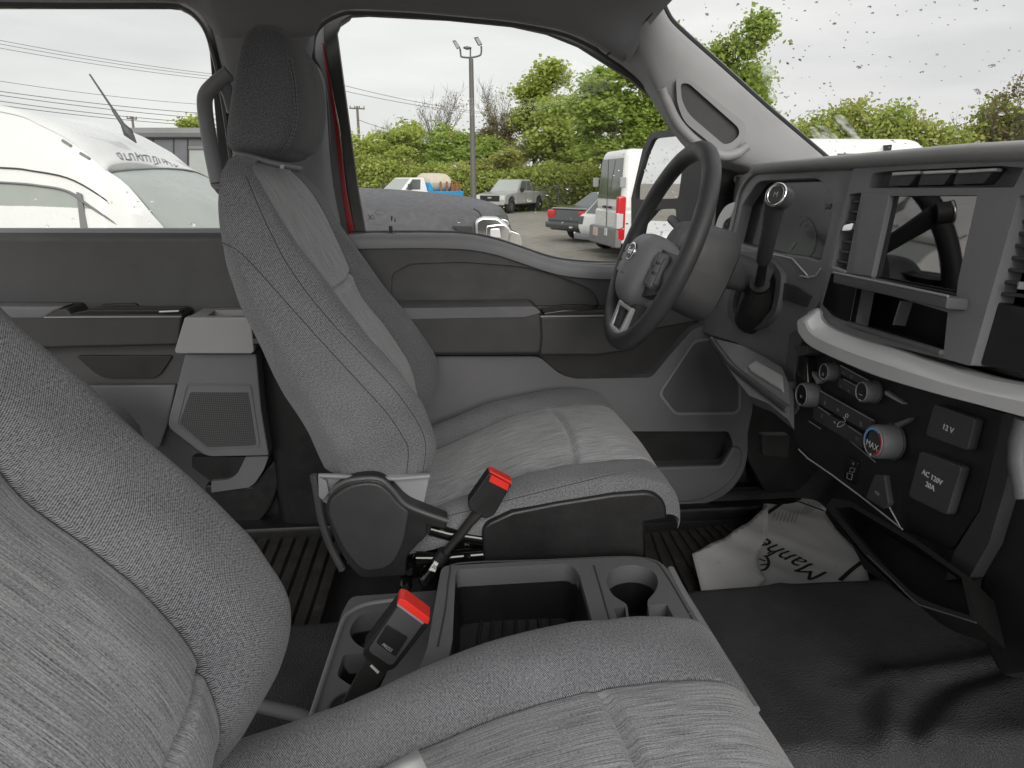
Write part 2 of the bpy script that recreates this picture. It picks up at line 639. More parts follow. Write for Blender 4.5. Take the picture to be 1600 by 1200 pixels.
ribbed_mat('floor_mat', 'ridged rubber mat on the rear floor behind the driver seat',
           [(360, 822), (505, 826), (532, 862), (525, 872, 6), (494, 960), (484, 996, 8), (460, 1005), (250, 1040)], L1, .95, w=.022)
L2 = []
for k in range(9):
    L2.append(((1022 + k * 14, 836 - k * 1.5), (1054 + k * 26, 925 + k * 2)))
ribbed_mat('floor_mat', 'ridged rubber mat in the driver footwell under the torn paper',
           [(1006, 832), (1150, 822), (1300, 822), (1330, 940), (1070, 930), (1008, 880)], L2, .962, w=.015)

# ================================================================ truck cab shell: headliner, pillars, windshield
cab = thing('truck_cab', 'grey lined pickup cab shell with pillars, roof lining and rain spotted windshield', 'truck cab', (0, 0, .93))
# headliner: from the window heads up over the roof
edge = [(-260, -6), (-60, -2), (120, 1), (255, 2), (290, 6), (312, 20), (330, 44), (345, 62), (372, 66), (420, 66), (462, 64), (490, 56), (503, 33), (530, 17), (560, 14), (640, 18), (720, 25), (800, 33), (870, 45), (910, 59), (945, 80), (975, 99)]
hl = []
for px, py in edge:
    a = on_y(px, py, .70)
    b = on_y(px, py - 10 - max(0, py - 30) * .15, .665)
    c = V((b.x, .60, max(b.z + .06, 2.085)))
    d = V((b.x, .45, 2.15))
    e = V((b.x, 0, 2.18))
    f = V((b.x, -.5, 2.155))
    g = V((b.x, -.80, 2.10))
    hl.append(crom([a, b, c, d, e, f, g], 4))
fr = []
for px, py in [(1000, 78), (1018, 40), (1029, 6), (1040, -40)]:
    pass
last = hl[-1]
hl2 = []
# forward end of the roof lining curves down to the windshield head
for k, dx in enumerate((.03, .06, .085)):
    hl2.append([p + V((dx * min(1, max(0, (.68 - p.y) * 8)), 0, -.012 * k * (p.z > 2.0))) for p in last])
tcols = list(map(list, zip(*(hl + hl2))))
grid('headliner', tcols, 'head', cab, ang=50)
# black weather strips round the two door openings (rear quarter and front), visible past the lining
def strip(px, y, r, name='weather_strip', mat='plas_bk', closed=False):
    return tube(name, crom([on_y(a, b, y) for a, b in px], 4), r, mat, cab, n=8)
strip([(-60, 4), (120, 6), (262, 6), (290, 12), (310, 26), (326, 50), (338, 90), (347, 130), (358, 200), (366, 260)], .735, .009)
strip([(542, 390), (533, 360), (520, 300), (513, 230), (509, 160), (500, 112), (489, 90), (490, 56), (506, 34), (535, 20), (560, 18), (640, 21), (720, 28), (800, 36), (870, 49), (910, 64), (945, 84), (985, 115), (1030, 148)], .735, .006)
# B pillar: trim, jamb, red painted edge
bp_l = [(330, 40), (338, 70), (345, 100), (352, 118), (356, 150), (360, 200), (364, 260), (372, 330), (388, 420), (402, 520), (410, 600), (425, 720), (440, 830)]
bp_r = [(492, 50), (490, 76), (488, 92), (500, 108), (508, 135), (512, 190), (516, 250), (524, 310), (538, 370), (562, 450), (590, 560), (610, 680), (620, 830)]
rows = []
for (a, b) in zip(bp_l, bp_r):
    y0 = .70
    l, r = on_y(*a, y0 + .03), on_y(*b, y0 + .03)
    l2, r2 = on_y(a[0] + 12, a[1], y0 - .012), on_y(b[0] - 14, b[1], y0 - .012)
    m1 = (l2 * 2 + r2) / 3 + V((0, -.012, 0))
    m2 = (l2 + r2 * 2) / 3 + V((0, -.012, 0))
    rows.append(crom([l, l2, m1, m2, r2, r], 3))
rows = list(map(list, zip(*[crom(c, 3) for c in zip(*rows)])))
nb = len(rows)
grid('b_pillar_trim', rows, 'head', cab, ang=60, keep=lambda i, j: i < 23)
grid('pillar_base', rows, 'plas_bk', cab, ang=60, keep=lambda i, j: i >= 23)
plate('door_jamb', [GP([(470, 90), (478, 10), (560, 5), (545, 30), (524, 44), (512, 62), (531, 200), (549, 300), (564, 372), (640, 700), (640, 860), (520, 860), (500, 300)], .80)], (0, .02, 0), 'plas', cab)
plate('body_edge', [GP([(503, 66), (505, 66), (530, 200), (542, 300), (553, 352), (560, 430), (551, 430), (546, 376), (534, 300), (523, 200)], .785)], (0, .012, 0), 'red_paint', cab)
# lower rocker and sill plastic between the doors
plate('sill_trim', [GP([(380, 690), (440, 690), (452, 760), (560, 800), (1150, 812), (1235, 740), (1260, 640), (1330, 640), (1330, 900), (300, 900), (330, 820)], .745)], (0, .05, 0), 'plas_bk', cab, bev=.01)
plate('door_shut', [GP([(1040, 570), (1330, 570), (1330, 900), (560, 900), (560, 800), (1040, 800)], .80)], (0, .02, 0), 'plas_bk', cab, bev=0)
box('sill_step', (0.1, .70, .955), (2.5, .07, .06), 'plas_bk', cab, bev=.012)
plate('kick_panel', [GP([(1150, 560), (1330, 560), (1330, 860), (1205, 790), (1168, 720)], .71)], (0, .03, 0), 'plas_bk', cab, bev=.01)
# toe board and firewall behind the dash
plate('toe_board', [[V((.98, -.78, .95)), V((.98, .75, .95)), V((1.0, .75, 1.72)), V((1.0, -.78, 1.72))]], (.02, 0, 0), 'plas_bk', cab, bev=0)
# A pillar trim
W_ = [(1030, -40), (1034, 0), (1041, 22), (1060, 46), (1130, 108), (1200, 171), (1245, 209), (1292, 249), (1320, 274)]
C_ = [(990, -30), (994, 2), (998, 40), (1004, 70), (1024, 124), (1058, 190), (1106, 240), (1185, 264), (1230, 288)]
D_ = [(936, 70), (944, 78), (960, 90), (978, 103), (1010, 134), (1046, 192), (1094, 244), (1170, 272), (1200, 295)]
rows = []
for i, (w, c, d) in enumerate(zip(W_, C_, D_)):
    k = i / 8
    pw = on_y(*w, .625 + .045 * k)
    pw2 = on_y(w[0] - 8, w[1] + 4, .612 + .045 * k)
    pc = on_y(*c, .625 + .04 * k)
    pd = on_y(*d, .70 + .02 * k)
    pe = on_y(d[0] - 4, d[1] + 3, .74 + .01 * k)
    mid = (pw2 + pc) / 2 + V((-.004, -.008, 0))
    rows.append(crom([pw, pw2, mid, pc, (pc + pd) / 2 + V((-.004, -.004, 0)), pd, pe], 3))
rows = list(map(list, zip(*[crom(c, 4) for c in zip(*rows)])))
APT = grid('a_pillar_trim', rows, 'plas_lt', cab, ang=60)
tube('pillar_seam', [on_y(a, b, .60 + (1030 - a) * .0012) for a, b in [(1029, 4), (1018, 22), (1003, 40), (985, 58), (962, 76), (948, 86)]], .0022, 'seam', cab, n=6)
# black windshield edge band along the pillar
tube('windshield_band', crom([on_y(a, b, .64 + .045 * i / 8) for i, (a, b) in enumerate(W_)], 4), .0085, 'gloss', cab, n=8)
# grab handle on the A pillar: raised rim round a deep recess
_bv = BVHTree.FromPolygons([v.co.copy() for v in APT.data.vertices], [p.vertices for p in APT.data.polygons])
def _ph(px, py):
    return _bv.ray_cast(CAM, ray(px, py).normalized())[0]
_a, _b, _c = _ph(1072, 135), _ph(1150, 205), _ph(1112, 214)
_n = (_b - _a).cross(_c - _a).normalized()
if _n.dot(CAM - _a) < 0: _n = -_n
PILP = (_a, _b, _c, _n)
def pil(px, py, off=0.):
    # plane of the pillar face near the handle
    a, b, c, n = PILP
    return on_pl(px, py, a + n * off, n)
rim = rnd([(1056, 121, 8), (1074, 120, 6), (1166, 194, 12), (1166, 212, 8), (1146, 236, 14), (1128, 238, 8), (1068, 190, 16), (1058, 160, 8)])
hole = rnd([(1063, 130, 8), (1076, 130, 6), (1155, 200, 10), (1155, 212, 6), (1142, 224, 8), (1131, 226, 6), (1075, 178, 14), (1065, 155, 8)])
dn = (pil(1100, 180, 0) - pil(1100, 180, .01)).normalized()
plate('grab_handle', [[pil(p.x, p.y, .012) for p in rim], [pil(p.x, p.y, .012) for p in hole]], dn * .02, 'plas_lt', cab, bev=.003)
plate('handle_recess', [[pil(p.x, p.y, .003) for p in hole]], dn * .004, 'plas_dk', cab, bev=0)
hb = crom([pil(a, b, .018) for a, b in [(1034, 138), (1042, 160), (1060, 195), (1092, 226), (1126, 243), (1150, 240), (1168, 228)]], 5)
tube('grip', hb, [.009] * 4 + [.0105] * (len(hb) - 8) + [.009] * 4, 'plas_lt', cab, n=12)
# assist loop on the B pillar behind the headrest
lp = crom([on_y(a, b, .655) for a, b in [(358, 114), (340, 128), (323, 146), (320, 166), (325, 205), (332, 245), (340, 285)]], 6)
bmh = bmesh.new()
tube_bm(bmh, lp, .0145, 12)
tube_bm(bmh, [on_y(340, 285, .655), on_y(352, 300, .69)], .0145, 12)
tube_bm(bmh, [on_y(346, 122, .655), on_y(358, 150, .68), on_y(364, 175, .69)], .012, 12)
finish('assist_handle', bmh, 'plas_md', cab)
# windshield: one curved pane from the dash top to the roof
wb = on_y(1300, 256, .66)
wt = on_y(1036, 0, .625)
rows = []
for i in range(13):
    y = .70 - 1.45 * i / 12
    bow = .05 * (1 - ((y + .0) / .7) ** 2)
    dirv = (wt - wb)
    rows.append([V((wb.x + dirv.x * s + bow, y, wb.z + dirv.z * s)) for s in (-.55, -.2, .2, .6, 1.0, 1.2)])
WS = grid('windshield', rows, 'screen_glass', cab)
# rain on the windshield
def drops(name, cnt, pick, mat, par, smin, smax, seed, drift=None):
    rg = random.Random(seed)
    bm = bmesh.new()
    for _ in range(cnt):
        q = pick(rg)
        if q is None: continue
        p, n = q
        s = rg.uniform(smin, smax) * (1 if rg.random() < .75 else 1.7)
        a = V((0, 0, 1)).cross(n).normalized()
        b = n.cross(a)
        ex, ey = s * rg.uniform(.8, 1.9), s * rg.uniform(.5, 1.0)
        ring = []
        k0 = 7
        top = bm.verts.new(p + n * s * .45)
        r1 = [bm.verts.new(p + a * math.cos(2 * math.pi * k / k0) * ex * .7 + b * math.sin(2 * math.pi * k / k0) * ey * .7 + n * s * .33) for k in range(k0)]
        r2 = [bm.verts.new(p + a * math.cos(2 * math.pi * k / k0) * ex + b * math.sin(2 * math.pi * k / k0) * ey) for k in range(k0)]
        for k in range(k0):
            j = (k + 1) % k0
            bm.faces.new([top, r1[k], r1[j]])
            bm.faces.new([r1[k], r2[k], r2[j], r1[j]])
    o = finish(name, bm, mat, par)
    o['kind'] = 'stuff'
    return o
mw, t_, b_, N_ = new_mat('rain_water')
b_.inputs['Base Color'].default_value = (1, 1, 1, 1)
b_.inputs['Transmission Weight'].default_value = 1
b_.inputs['Roughness'].default_value = 0.02
b_.inputs['IOR'].default_value = 1.33
M['water'] = mw
wn_ = V((wt - wb)).cross(V((0, 1, 0))).normalized()
if wn_.x < 0: wn_ = -wn_
def pick_ws(rg):
    y = rg.uniform(-.45, .62)
    s = rg.uniform(-.12, 1.05)
    bow = .05 * (1 - (y / .7) ** 2)
    return V((wb.x + (wt - wb).x * s + bow, y, wb.z + (wt - wb).z * s)) + wn_ * .001, wn_
drops('raindrops', 620, pick_ws, 'water', cab, .0010, .0025, 3)

# sheets of water smeared by the wiper near the pillar
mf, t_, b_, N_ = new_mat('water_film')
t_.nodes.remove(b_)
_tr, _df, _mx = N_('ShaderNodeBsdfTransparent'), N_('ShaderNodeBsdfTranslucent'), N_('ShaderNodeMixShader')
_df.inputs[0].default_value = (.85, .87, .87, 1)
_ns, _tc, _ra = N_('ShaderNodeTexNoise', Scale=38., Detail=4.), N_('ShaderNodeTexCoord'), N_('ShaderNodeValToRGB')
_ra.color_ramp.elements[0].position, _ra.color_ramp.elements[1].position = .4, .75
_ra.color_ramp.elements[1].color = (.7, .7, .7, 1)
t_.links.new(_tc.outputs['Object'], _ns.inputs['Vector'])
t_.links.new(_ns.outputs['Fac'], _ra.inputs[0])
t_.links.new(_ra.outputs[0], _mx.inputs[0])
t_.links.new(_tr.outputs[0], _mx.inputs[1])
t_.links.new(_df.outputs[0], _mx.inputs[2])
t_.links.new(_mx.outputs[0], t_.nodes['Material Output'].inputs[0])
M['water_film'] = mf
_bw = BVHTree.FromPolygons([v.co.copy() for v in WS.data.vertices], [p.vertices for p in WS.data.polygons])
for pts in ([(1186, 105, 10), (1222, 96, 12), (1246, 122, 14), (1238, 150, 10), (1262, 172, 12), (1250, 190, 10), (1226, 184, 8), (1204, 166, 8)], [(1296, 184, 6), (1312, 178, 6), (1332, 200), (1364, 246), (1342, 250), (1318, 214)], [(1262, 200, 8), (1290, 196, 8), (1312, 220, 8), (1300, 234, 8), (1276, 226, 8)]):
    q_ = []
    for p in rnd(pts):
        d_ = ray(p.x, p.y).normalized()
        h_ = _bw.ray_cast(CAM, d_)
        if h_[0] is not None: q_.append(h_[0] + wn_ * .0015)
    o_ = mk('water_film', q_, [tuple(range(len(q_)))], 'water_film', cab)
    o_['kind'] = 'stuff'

# ================================================================ doors
def speaker(par, outer, inner, y, name='speaker'):
    sp = plate('speaker_grille', [gp_r(inner, y)], (0, .012, 0), 'grille', par, bev=.002)
    return sp
# ---- rear door
rd = thing('rear_door', 'closed rear door with grey pull cup and speaker behind the driver seat', 'car door', on_y(200, 800, .74))
plate('door_panel', [GP([(-330, 361), (420, 361), (420, 800), (-330, 800)], .735)], (0, .06, 0), 'plas_dk', rd, bev=.022, seg=4)
plate('sill_cap', [GP([(-330, 357), (420, 357), (420, 373), (-330, 374)], .745)], (0, .03, 0), 'plas_md', rd, bev=.008, seg=3)
plate('upper_rail', [GP([(-330, -30), (470, -30), (470, 60), (345, 90), (318, 42), (304, 24, ), (284, 14), (262, 11.5), (100, 11), (-330, 11)], .775)], (0, .02, 0), 'plas_bk', rd, bev=.003)
plate('rear_window_frame', [GP([(318, 42), (345, 90), (372, 361), (349, 361), (341, 240), (327, 82)], .776)], (0, .02, 0), 'plas_bk', rd, bev=.003)
plate('window_pane', [GP([(-330, 5), (330, 5), (365, 100), (365, 366), (-330, 366)], .785)], (0, .004, 0), 'window', rd, bev=0)
plate('armrest', [gp_r([(-330, 483), (105, 481, 6), (112, 492, 4), (285, 490), (280, 540, 8), (66, 545), (60, 548), (-330, 548)], .665)], (0, .08, 0), 'cover', rd, bev=.009, seg=3)
plate('armrest_top', [gp_r([(-330, 478), (100, 479), (66, 499), (-330, 500)], .662)], (0, .05, 0), 'plas', rd, bev=.006, seg=3)
plate('switch_bezel', [gp_r([(112, 489, 4), (140, 484, 6), (282, 484, 4), (284, 493), (112, 494)], .67)], (0, .05, 0), 'gloss2', rd, bev=.003)
plate('window_switch', [gp_r([(248, 486, 2), (279, 485, 2), (279, 488, 2), (248, 489, 2)], .66)], (0, .01, 0), 'chrome', rd, bev=.001)
plate('lock_recess', [gp_r([(154, 476, 8), (214, 474, 8), (218, 490, 4), (152, 492, 4)], .725)], (0, .02, 0), 'plas_bk', rd, bev=.002)
plate('trim_line', [gp_r([(68, 495), (283, 494.2), (283, 496), (68, 497)], .659)], (0, .008, 0), 'plas_lt', rd, bev=.0008)
# grey pull cup: tapered box open on top
cup = thing  # (name kept free)
co = gp_r([(298, 478, 5), (395, 477), (396, 498), (288, 499)], .63)
plate('pull_cup', [GP([(288, 496), (392, 496), (397, 550), (392, 553), (276, 553), (272, 549)], .615)], (0, .022, 0), 'plas_lt', rd, bev=.004)
zc = on_y(330, 497, .615).z
x0, x1 = on_y(289, 497, .615).x, on_y(400, 497, .615).x
topo = [V((x0, .616, zc)), V((x1, .616, zc)), V((x1, .73, zc)), V((x0 + .0, .73, zc))]
topi = [V((x0 + .034, .632, zc)), V((x1, .632, zc)), V((x1, .705, zc)), V((x0 + .03, .705, zc))]
plate('cup_rim', [topo, topi], (0, 0, -.02), 'plas_lt', rd, bev=.004)
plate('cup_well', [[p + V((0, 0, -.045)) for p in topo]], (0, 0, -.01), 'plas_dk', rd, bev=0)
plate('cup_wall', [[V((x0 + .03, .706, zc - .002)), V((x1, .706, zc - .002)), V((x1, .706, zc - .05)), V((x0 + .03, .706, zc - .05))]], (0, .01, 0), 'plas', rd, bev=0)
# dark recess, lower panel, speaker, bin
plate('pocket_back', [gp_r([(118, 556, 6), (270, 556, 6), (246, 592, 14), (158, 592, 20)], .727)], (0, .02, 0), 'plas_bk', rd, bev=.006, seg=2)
plate('lower_panel', [GP([(-330, 604), (275, 601), (262, 664), (250, 700), (-330, 740)], .722)], (0, .03, 0), 'plas', rd, bev=.006)
plate('speaker_pod', [gp_r([(289, 554), (400, 553), (408, 640), (420, 712, 3), (322, 714, 12), (262, 668, 10), (264, 652)], .668)], (0, .07, 0), 'door_lt', rd, bev=.007, seg=3)
plate('speaker_rim', [gp_r([(291, 599, 8), (392, 600, 6), (407, 700, 5), (322, 703, 8), (275, 664, 5)], .6662), gp_r([(293, 602, 7), (390, 603, 6), (404, 697, 5), (323, 700, 7), (278, 662, 5)], .6662)], (0, .01, 0), 'plas', rd, bev=.0015)
plate('speaker_grille', [gp_r([(297, 613, 3), (388, 613, 3), (401, 696, 4), (324, 699, 6), (280, 661, 4)], .6672)], (0, .01, 0), 'grille', rd, bev=.001)
plate('bin_back', [GP([(300, 714), (390, 714), (372, 750), (340, 760), (300, 730)], .70)], (0, .02, 0), 'plas_bk', rd, bev=0)
plate('door_bin', [gp_r([(384, 714), (420, 713, 3), (412, 735, 8), (398, 756, 8), (388, 762), (330, 770), (330, 752), (358, 750, 8), (370, 742, 6)], .69)], (0, .04, 0), 'door_lt', rd, bev=.004)
plate('door_foot', [gp_r([(320, 758), (392, 760), (432, 715), (437, 760, 30), (415, 810, 30), (380, 830), (320, 830)], .71)], (0, .04, 0), 'plas_bk', rd, bev=.006)

# ---- front door
fd = thing('front_door', 'closed driver door with map pocket, speaker and dipping window sill', 'car door', on_y(900, 790, .74))
sill = crom([(548, 366), (600, 365), (680, 365), (728, 367), (768, 374), (806, 386), (850, 401), (880, 408), (920, 412), (960, 413), (1040, 413), (1130, 413)], 4)
sl = [(p.x, p.y) for p in sill]
SY = .735
hole = rnd([(612, 428, 8), (640, 412, 10), (720, 409, 20), (830, 417, 40), (925, 450, 30), (938, 478, 4), (612, 480, 4)])
plate('door_panel', [GP(sl + [(1150, 560), (600, 560), (566, 440)], SY), [on_y(p.x, p.y, SY) for p in hole]], (0, .055, 0), 'plas_dk', fd, bev=.016, seg=4)
plate('panel_inset', [GP([(590, 395), (960, 420), (980, 500), (590, 500)], SY + .014)], (0, .02, 0), 'plas_dk', fd, bev=0)
# soft rounded sill top, sky reflection put into its lighter grey
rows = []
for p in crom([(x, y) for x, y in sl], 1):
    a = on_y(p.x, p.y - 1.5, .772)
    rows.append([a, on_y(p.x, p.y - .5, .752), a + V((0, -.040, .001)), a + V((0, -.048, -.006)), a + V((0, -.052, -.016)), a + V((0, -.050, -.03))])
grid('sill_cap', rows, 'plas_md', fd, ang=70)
strip_p = [on_y(p.x, p.y - 2, .775) for p in sill]
tube('window_seal', strip_p, .004, 'plas_bk', fd, n=6)
plate('window_pane', [GP([(520, 10), (800, 25), (930, 80), (1075, 190), (1150, 270), (1150, 420), (580, 390)], .785)], (0, .004, 0), 'window', fd, bev=0)
# upper window frame (black) and front sail
fo = [(495, -10), (800, 8), (905, 40), (1010, 90), (1090, 150), (1160, 215), (1190, 290), (1190, 430), (1128, 430), (1122, 262), (1100, 205), (1060, 172), (1030, 160), (1001, 137), (985, 123), (945, 97), (905, 72), (855, 52), (800, 40), (700, 30), (575, 23.5), (548, 25), (533, 34), (526, 50), (560, 300), (572, 366), (559, 388), (543, 300), (531, 200), (506, 64), (505, 30)]
plate('window_frame', [GP(fo, .777)], (0, .02, 0), 'plas_bk', fd, bev=.002)
plate('sail_panel', [gp_r([(1108, 258, 10), (1172, 255), (1200, 300), (1180, 420), (1104, 420)], .76)], (0, .02, 0), 'plas_bk', fd, bev=.005)
tube('sail_strip', [on_y(1124, 256, .752), on_y(1116, 330, .752), on_y(1112, 390, .752)], .004, 'plas_lt', fd, n=6)
# lock pin
pk = on_y(611, 366, .745)
bmk = bmesh.new()
tube_bm(bmk, [pk, pk + V((0, 0, .004))], .010, 12)
tube_bm(bmk, [pk, pk + V((0, 0, .014)), pk + V((0, 0, .018))], [.0042, .0042, .003], 10)
finish('lock_pin', bmk, 'plas_bk', fd)
# arm rest
plate('armrest', [gp_r([(598, 482), (838, 479, 6), (848, 490, 5), (850, 530, 10), (846, 556, 8), (598, 557)], .645)], (0, .10, 0), 'cover', fd, bev=.012, seg=4)
plate('armrest_pad', [gp_r([(598, 482), (836, 479, 6), (846, 489, 4), (820, 496), (598, 500)], .642)], (0, .10, 0), 'plas', fd, bev=.009, seg=3)
plate('switch_panel', [gp_r([(843, 494), (1015, 494), (1012, 530, 6), (990, 548, 10), (930, 556), (843, 556)], .650)], (0, .09, 0), 'cover', fd, bev=.006, seg=3)
plate('switch_bezel', [gp_r([(850, 489, 4), (880, 485), (960, 484), (1010, 486), (1010, 495), (850, 495)], .655)], (0, .06, 0), 'gloss2', fd, bev=.002)
plate('trim_line', [gp_r([(842, 494), (950, 492.5), (950, 494.5), (842, 496)], .647)], (0, .01, 0), 'plas_lt', fd, bev=.0006)
plate('lock_recess', [gp_r([(872, 476, 8), (922, 476, 8), (926, 492), (866, 492)], SY + .006)], (0, .01, 0), 'plas_bk', fd, bev=.002)
# grip recess, lower panel with map pocket
plate('grip_recess', [GP([(830, 550), (1100, 500), (1100, 620), (830, 620)], .725)], (0, .01, 0), 'plas_bk', fd, bev=0)
lo = rnd([(598, 557), (842, 557, 10), (876, 586, 12), (900, 592, 8), (1018, 590, 8), (1046, 556), (1082, 515, 8), (1110, 505), (1175, 520), (1176, 640, 10), (1168, 676, 8), (1168, 726, 30), (1142, 770, 30), (1095, 790, 16), (960, 796), (598, 800)])
pocket = rnd([(900, 674), (1138, 674, 5), (1146, 694, 8), (1138, 722, 8), (1128, 727, 6), (900, 733)])
plate('lower_panel', [[on_y(p.x, p.y, .692) for p in lo], [on_y(p.x, p.y, .692) for p in pocket]], (0, .045, 0), 'plas', fd, bev=.008, seg=3)
plate('pocket_back', [GP([(860, 650), (1165, 650), (1165, 745), (860, 745)], .729)], (0, .008, 0), 'plas_bk', fd, bev=0)
plate('pocket_lip', [gp_r([(935, 733), (1128, 727.5, 5), (1146, 698), (1160, 700, 8), (1160, 730, 24), (1135, 764, 24), (1092, 784, 14), (935, 790)], .684)], (0, .02, 0), 'plas', fd, bev=.006, seg=3)
plate('speaker_rim', [gp_r([(1085, 531, 8), (1118, 527, 6), (1158, 540, 8), (1158, 640, 8), (1150, 648, 6), (1054, 649, 8), (1028, 616, 8)], .6895), gp_r([(1086, 535, 8), (1118, 531, 6), (1154, 543, 8), (1154, 638, 8), (1148, 644, 6), (1056, 645, 8), (1033, 615, 8)], .6895)], (0, .008, 0), 'plas_md', fd, bev=.001)
plate('speaker_grille', [gp_r([(1086, 536, 8), (1118, 532, 6), (1153, 544, 8), (1153, 637, 8), (1147, 643, 6), (1057, 644, 8), (1034, 615, 8)], .6905)], (0, .008, 0), 'grille', fd, bev=.001)
# raindrops and etched marks on the two door panes
def pick_fd(rg):
    x, y = rg.uniform(575, 980), rg.uniform(60, 400)
    if y < 180 and rg.random() < .75: return None
    return on_y(x, y, .7905), V((0, 1, 0))
drops('raindrops', 60, pick_fd, 'water', fd, .0012, .0028, 5)
def pick_rd(rg):
    return on_y(rg.uniform(-60, 310), rg.uniform(300, 357), .7905), V((0, 1, 0))
drops('raindrops', 16, pick_rd, 'water', rd, .0014, .003, 6)
ov = [on_y(594 + 8 * math.cos(a), 332 + 4 * math.sin(a), .7838) for a in [k * math.pi / 10 for k in range(20)]]
tube('etched_oval', ov, .0005, 'grey_mark', fd, n=4, closed=True)
text('etched_text', '~~~~~', on_y(594, 351, .7838), (1, 0, 0), (0, 0, 1), .012, 'grey_mark', fd)
text('etched_text', 'Xi', on_y(580, 340, .7838), (1, 0, 0), (0, 0, 1), .016, 'plas_bk', fd)
for ex, e0, e1 in ((612, 338, 346), (617, 341, 347)):
    tube('etched_arrow', [on_y(ex, e0, .7838), on_y(ex, e1, .7838)], [.0022, .0008] if ex < 615 else [.0008, .002], 'plas_bk', fd, n=6)
# ================================================================ seats
# side profile of the seat back, measured in the driver seat's near side plane: (rear, front)
SB = [((492, 742), (668, 742)), ((465, 694), (683, 694)), ((432, 640), (665, 640)), ((402, 582), (624, 584)), ((374, 524), (577, 530)),
      ((350, 474), (541, 480)), ((331, 420), (503, 428)), ((319, 360), (463, 372)), ((317, 308), (434, 322)), ((325, 270), (412, 288)), ((341, 252), (398, 266))]
CY = .42
SBW = [.235, .246, .250, .252, .252, .250, .245, .240, .232, .218, .190]
prof = []
for (a, b), w in zip(SB, SBW):
    pa, pb = on_y(*a, CY - w * .92), on_y(*b, CY - w * .83)
    prof.append((pa, pb))
SEAMZ = (1.579, 1.363)
def back_sections(dx, cy, lean):
    ctl = []
    nw = .075 if dx else 0
    for k, ((pa, pb), w) in enumerate(zip(prof, SBW)):
        L_ = (pb - pa).length
        t = k / 10
        dep = .050 if t < .4 else max(.012, .050 - .038 * (t - .4) / .32)
        if k == 0: dep = .03
        s_ = 0 if dx else sst(.32, .62, t)
        ie = .555 - nw + .17 * s_
        half = [(0, 0), (0, .52), (.012, .80), (.045, .93), (.30 * L_, .995), (.62 * L_, 1.0), (.86 * L_, .975), (.965 * L_, .915 + .03 * s_), (L_, .83 + .06 * s_),
                (L_ - .012 * (1 - .6 * s_), ie + .145 - .045 * s_), (L_ - dep * .8, ie + .03), (L_ - dep, ie), (L_ - dep * .98, ie - .055), (L_ - dep * .80, .28), (L_ - dep * .74, 0)]
        ax = (pb - pa).normalized()
        loop = []
        for a, b in half:
            loop.append((pa, ax, a, -b * w))
        for a, b in half[-2:0:-1]:
            loop.append((pa, ax, a, b * w))
        row = []
        for p, ax, a, b in loop:
            q = p + ax * a
            z = q.z
            x = q.x + dx - lean * (z - 1.30)
            row.append(V((x, cy + b, z)))
        ctl.append(row)
    if dx:
        ctl.insert(0, [p + V((-.035, 0, -.06)) for p in ctl[0]])
    return ctl
